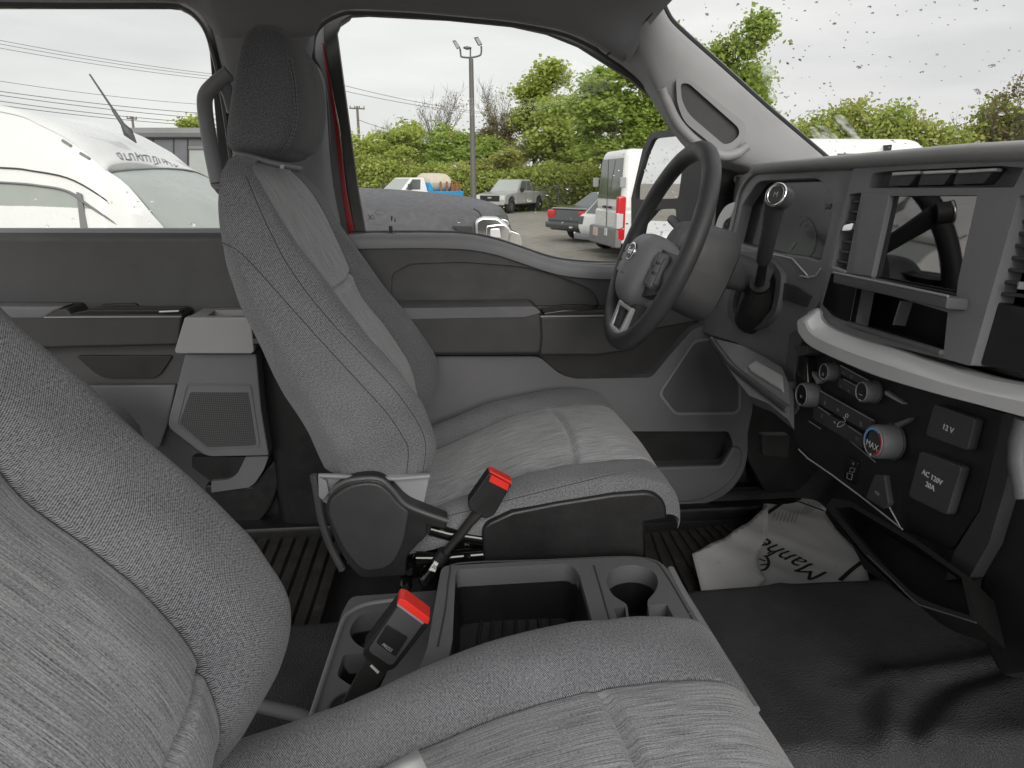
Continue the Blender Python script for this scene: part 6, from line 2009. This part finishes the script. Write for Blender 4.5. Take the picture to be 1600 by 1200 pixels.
# ================================================================ trees and bushes
def leaf_mat(name, c0, c1):
    m, t, b, N = new_mat(name)
    b.inputs['Roughness'].default_value = .6
    b.inputs['Specular IOR Level'].default_value = .25
    tcn = N('ShaderNodeTexCoord')
    oi = N('ShaderNodeObjectInfo')
    n1 = N('ShaderNodeTexNoise', Scale=1.4, Detail=3.)
    n2 = N('ShaderNodeTexNoise', Scale=14., Detail=2.)
    for n in (n1, n2): t.links.new(tcn.outputs['Object'], n.inputs['Vector'])
    ad = N('ShaderNodeMath', operation='ADD')
    t.links.new(n1.outputs['Fac'], ad.inputs[0])
    t.links.new(n2.outputs['Fac'], ad.inputs[1])
    hf = N('ShaderNodeMath', operation='MULTIPLY')
    hf.inputs[1].default_value = .5
    t.links.new(ad.outputs[0], hf.inputs[0])
    r = N('ShaderNodeValToRGB')
    r.color_ramp.elements[0].position = .33
    r.color_ramp.elements[1].position = .67
    r.color_ramp.elements[0].color = c4(c0)
    r.color_ramp.elements[1].color = c4(c1)
    t.links.new(hf.outputs[0], r.inputs[0])
    t.links.new(r.outputs[0], b.inputs['Base Color'])
    tl = N('ShaderNodeBsdfTranslucent')
    t.links.new(r.outputs[0], tl.inputs[0])
    mixn = N('ShaderNodeMixShader')
    mixn.inputs[0].default_value = .45
    t.links.new(b.outputs[0], mixn.inputs[1])
    t.links.new(tl.outputs[0], mixn.inputs[2])
    t.links.new(mixn.outputs[0], t.nodes['Material Output'].inputs[0])
    return m
M['bark'] = pmat('tree_bark', (.13, .11, .095), .9, var=.25)
M['leaf_a'] = leaf_mat('maple_leaves', (.20, .30, .05), (.48, .58, .15))
M['leaf_b'] = leaf_mat('spring_leaves', (.28, .36, .06), (.60, .65, .19))
M['leaf_c'] = leaf_mat('tan_buds', (.16, .14, .07), (.30, .25, .13))
M['leaf_d'] = leaf_mat('yellow_brush', (.30, .33, .08), (.58, .57, .2))
def leaf(bm, p, s, rg):
    a = V((rg.gauss(0, 1), rg.gauss(0, 1), rg.gauss(0, .6))).normalized()
    b = a.cross(V((rg.gauss(0, 1), rg.gauss(0, 1), rg.gauss(0, 1)))).normalized()
    s1, s2 = s * rg.uniform(.6, 1.2), s * rg.uniform(.4, .8)
    vs = [bm.verts.new(p + a * s1), bm.verts.new(p + b * s2), bm.verts.new(p - a * s1), bm.verts.new(p - b * s2)]
    bm.faces.new(vs)
def tree_meshes(seed, h, spread, nleaf, lsize, bare=False, low=.25, fork=1):
    rg = random.Random(seed)
    bt, bl = bmesh.new(), bmesh.new()
    tips = []
    def limb(p, d, ln, r, lev):
        n = 4
        pts, rs = [p], [r]
        q = p.copy()
        dd = d.copy()
        for k in range(n):
            dd = (dd + V((rg.gauss(0, .13), rg.gauss(0, .13), rg.gauss(.05, .06)))).normalized()
            q = q + dd * ln / n
            pts.append(q.copy())
            rs.append(r * (1 - .75 * (k + 1) / n))
        tube_bm(bt, pts, rs, 6 if lev < 2 else 4, caps=False)
        if lev >= 2: tips.extend(pts[2:])
        if lev >= 3: return
        kids = (9, 5, 4)[lev] if not bare else (10, 6, 5)[lev]
        for k in range(kids):
            f = rg.uniform(low if lev == 0 else .25, 1)
            i = min(n - 1, int(f * n))
            b = pts[i].lerp(pts[i + 1], f * n - i)
            az = rg.uniform(0, 2 * math.pi)
            up = rg.uniform(.25, .9) if not bare else rg.uniform(.7, 1.5)
            nd = (V((math.cos(az), math.sin(az), up)) * spread + dd * .5).normalized()
            limb(b, nd, ln * rg.uniform(.38, .6) * (1.1 - .35 * f if lev == 0 else 1), max(.012, r * .42 * (1.1 - .6 * f)), lev + 1)
    for k in range(fork):
        d0 = V((rg.gauss(0, .12 * fork), rg.gauss(0, .12 * fork), 1)).normalized()
        limb(V((rg.gauss(0, .2) * (fork > 1), 0, 0)), d0, h * .72, h * .017, 0)
    clumps = [rg.choice(tips) for _ in range(max(8, nleaf // 16))]
    for c in clumps:
        cs = rg.uniform(.12, .75) * h * .07
        for _ in range(16):
            leaf(bl, c + V((rg.gauss(0, cs), rg.gauss(0, cs), rg.gauss(0, cs * .7))), lsize * rg.uniform(.6, 1.3), rg)
    mt, ml = bpy.data.meshes.new('trunk'), bpy.data.meshes.new('crown')
    for f in bt.faces: f.smooth = True
    bt.to_mesh(mt); bl.to_mesh(ml)
    bt.free(); bl.free()
    zs = max(v.co.z for v in mt.vertices)
    return mt, ml, zs
KIND = {
    'maple': tree_meshes(1, 9, 1.0, 26000, .13),
    'loose': tree_meshes(2, 9, .75, 10000, .12),
    'column': tree_meshes(3, 6, .75, 18000, .11, low=.05),
    'bare': tree_meshes(4, 9, .7, 500, .07, True, .15, 2),
    'round': tree_meshes(5, 5, 1.0, 20000, .10, low=.02),
    'sprig': tree_meshes(6, 8, .8, 1500, .10, True, .1, 2),
}
def tree(kind, px, top, Y, mat, label, group, name='tree', wide=1.0, rz=0., z0=0.):
    mt, ml, zs = KIND[kind]
    if Y >= 41: Y = Y * .6 + 22.5
    p = on_y(px, top, Y)
    s = (p.z - z0) / zs
    t = bpy.data.objects.new(name, None)
    col.objects.link(t)
    tag(t, label, 'tree' if name.endswith('tree') else 'bush', group)
    t.location = (p.x, Y, z0)
    t.scale = (s * wide, s * wide, s)
    t.rotation_euler = (0, 0, rz)
    for nm, me, m_ in (('trunk', mt, 'bark'), ('crown', ml, mat)):
        key = me.name + mat
        me2 = bpy.data.meshes.get(key)
        if me2 is None:
            me2 = me.copy()
            me2.name = key
            me2.materials.clear()
            me2.materials.append(M[m_])
        o = bpy.data.objects.new(nm, me2)
        col.objects.link(o)
        o.parent = t
    return t
TG = 'trees along the far edge of the lot'
tree('column', 582, 184, 44, 'leaf_b', 'bright green narrow tree at the window edge behind the white service truck', TG, 'leafy_tree', 1.2)
tree('round', 648, 212, 46, 'leaf_a', 'darker round bush under the bare tree', 'bushes along the far edge of the lot', 'bush', 1.1)
tree('round', 615, 232, 42, 'leaf_b', 'bright green bush behind the white service truck cab', 'bushes along the far edge of the lot', 'bush', 1.3, 1)
tree('bare', 674, 122, 52, 'leaf_c', 'bare budding tree with fine upright twigs left of the lamp post', TG, 'bare_tree', 1.05, .5)
tree('bare', 612, 180, 56, 'leaf_c', 'small bare tree between the utility pole and the big bare tree', TG, 'bare_tree', 1.0, 2.)
tree('column', 712, 188, 44, 'leaf_a', 'green upright tree directly behind the lamp post', TG, 'leafy_tree', 1.4, 1.2)
tree('bare', 790, 112, 50, 'leaf_c', 'leafless tree rising right of the lamp post', TG, 'bare_tree', .8, 3.)
tree('loose', 762, 170, 47, 'leaf_c', 'brownish thin tree right of the lamp post', TG, 'leafy_tree', 1.0, .3)
tree('maple', 832, 106, 46, 'leaf_b', 'tall leafy tree near the middle of the driver window', TG, 'leafy_tree', 1.3, .8)
tree('round', 800, 236, 41, 'leaf_d', 'yellowish brush behind the silver pickup', 'bushes along the far edge of the lot', 'bush', 1.4, .4)
tree('round', 872, 220, 43, 'leaf_b', 'green brush right of the silver pickup', 'bushes along the far edge of the lot', 'bush', 1.3, 2.4)
tree('loose', 872, 150, 48, 'leaf_a', 'leafy tree with gaps of sky beside the tall middle tree', TG, 'leafy_tree', 1.1, 2.)
tree('bare', 905, 190, 44, 'leaf_c', 'thin tan tree above the dark sedan', TG, 'bare_tree', .7, 1.)
tree('maple', 955, 82, 36, 'leaf_a', 'large full tree overhanging the white cargo van', TG, 'leafy_tree', 1.35, 2.2)
tree('maple', 1020, 128, 38, 'leaf_a', 'dark green tree behind the mirror', TG, 'leafy_tree', 1.0, .2)
tree('maple', 1135, 34, 33, 'leaf_a', 'big leafy tree behind the roof pillar in the windshield corner', TG, 'leafy_tree', .95, 1.1)
tree('maple', 1080, 40, 37, 'leaf_a', 'leafy tree just left of the big one in the windshield corner', TG, 'leafy_tree', .8, 4.)
tree('sprig', 1580, 70, 30, 'leaf_c', 'sparse budding tree at the right end of the windshield', TG, 'bare_tree', 1.0, .9)
tree('sprig', 1310, 172, 40, 'leaf_c', 'thin budding shrub poking above the hedge near the roof pillar', TG, 'bare_tree', .9, 2.2)
tree('round', 348, 190, 60, 'leaf_b', 'small patch of green tree seen through the pillar handle', TG, 'leafy_tree', 1.2)
# hedge mass beyond the windshield and brush along the lot edge: uncountable leaves
def brush(name, path, z, n, mats, label, sz=.12, seed=1, zpow=.8):
    rg = random.Random(seed)
    obs = []
    for mi, m_ in enumerate(mats):
        bm = bmesh.new()
        for _ in range(n // len(mats)):
            f = rg.random() * (len(path) - 1)
            i = min(len(path) - 2, int(f))
            a, b = path[i], path[i + 1]
            k = f - i
            x, y = a[0] + (b[0] - a[0]) * k, a[1] + (b[1] - a[1]) * k
            hh = (a[2] + (b[2] - a[2]) * k)
            bx_ = noise.noise(V((x * .35, y * .35, 3.))) * .6 + .55 + .5 * noise.noise(V((x * 1.1, y, 7.)))
            if (noise.noise(V((x * .5, mi * 9., 1.))) > .05) == (mi % 2 == 0) and rg.random() < .45: continue
            zz = hh * (.5 + .5 * bx_) * rg.random() ** zpow * (1 + .35 * max(0, noise.noise(V((x * 4.2, y * 4.2, mi * 3.)))))
            dpt = rg.gauss(0, 1.0) * (1 - .4 * zz / max(.1, hh))
            leaf(bm, V((x + rg.gauss(0, .3), y + dpt, zz)), sz * rg.uniform(.6, 1.4), rg)
        obs.append(finish(name, bm, m_, None))
        tag(obs[-1], label, kind='stuff')
    return obs
def wx(px, Y): return on_y(px, 285, Y).x
brush('undergrowth', [(wx(480, 46), 46, 3.9), (wx(650, 46), 46, 3.7), (wx(780, 46), 46, 3.0), (wx(880, 46), 46, 3.0), (wx(960, 45), 45, 3.6), (wx(1080, 44), 44, 4.6)], 0, 150000, ('leaf_b', 'leaf_a', 'leaf_d'), 'tangled spring undergrowth along the far edge of the lot', .115, 11)
brush('hedge', [(wx(1120, 34), 34, 5.0), (wx(1300, 33), 33, 5.5), (wx(1420, 32), 32, 5.3), (wx(1540, 31), 31, 5.6), (wx(1720, 30), 30, 5.2)], 0, 130000, ('leaf_b', 'leaf_a', 'leaf_d'), 'dense green brush beyond the windshield', .105, 12, .6)
for k, (px, top, Y, kd, mt_, lb) in enumerate((
    (600, 214, 45, 'loose', 'leaf_b', 'thin light green sapling behind the white service truck'),
    (690, 205, 47, 'loose', 'leaf_d', 'yellow green sapling just left of the lamp post'),
    (742, 200, 46, 'sprig', 'leaf_b', 'twiggy green shrub just right of the lamp post'),
    (815, 214, 45, 'loose', 'leaf_d', 'pale sapling above the silver pickup roof'),
    (893, 205, 45, 'sprig', 'leaf_c', 'tan twiggy shrub between the pickup and the cargo van'),
    (930, 196, 44, 'loose', 'leaf_b', 'light green sapling at the left edge of the cargo van'))):
    tree(kd, px, top, Y, mt_, lb, TG, 'leafy_tree', 1.1, k * 1.3)
for k, (px, top, lb) in enumerate(((1345, 180, 'first twiggy shrub above the hedge, nearest the roof pillar'), (1430, 178, 'twiggy shrub above the middle of the hedge'), (1500, 172, 'twiggy shrub above the hedge left of the sparse budding tree'))):
    tree('sprig', px, top, 34, ('leaf_b', 'leaf_d', 'leaf_c')[k], lb, TG, 'leafy_tree', 1.3, k * 2.1)
# verge of rough grass under the brush, and a chain link fence
rows = [[V((x, y, .03 + .05 * noise.noise(V((x, y, 0))))) for x in [wx(300, 44) + k * 2.4 for k in range(36)]] for y in (43.2, 44.5, 48, 62)]
tag(grid('grass_verge', rows, pmat('rough_grass', (.13, .16, .04), .9, var=.4, vscale=1.2)), 'strip of rough grass at the lot edge', kind='structure')
fe = thing('chain_fence', 'low wire fence with thin posts between the silver pickup and the dark sedan', 'fence', (wx(900, 44), 44, 0))
bm = bmesh.new()
fx0, fx1 = wx(830, 44), wx(1000, 44)
k = 0
x = fx0 - 1.5
while x < fx1:
    tube_bm(bm, [V((x, 44, 0)), V((x + 1.5, 44, 1.5))], .008, 3, caps=False)
    tube_bm(bm, [V((x + 1.5, 44, 0)), V((x, 44, 1.5))], .008, 3, caps=False)
    x += .16
w_ = finish('wire_mesh', bm, 'steel', fe)
w_['kind'] = 'stuff'
tube('top_rail', [V((fx0 - 1.5, 44, 1.5)), V((fx1, 44, 1.5))], .025, 'steel', fe, n=6)
for k in range(5):
    x = fx0 + (fx1 - fx0) * k / 4
    tube('fence_post', [V((x, 44.02, 0)), V((x, 44.02, 1.6))], .035, 'steel', fe, n=6)
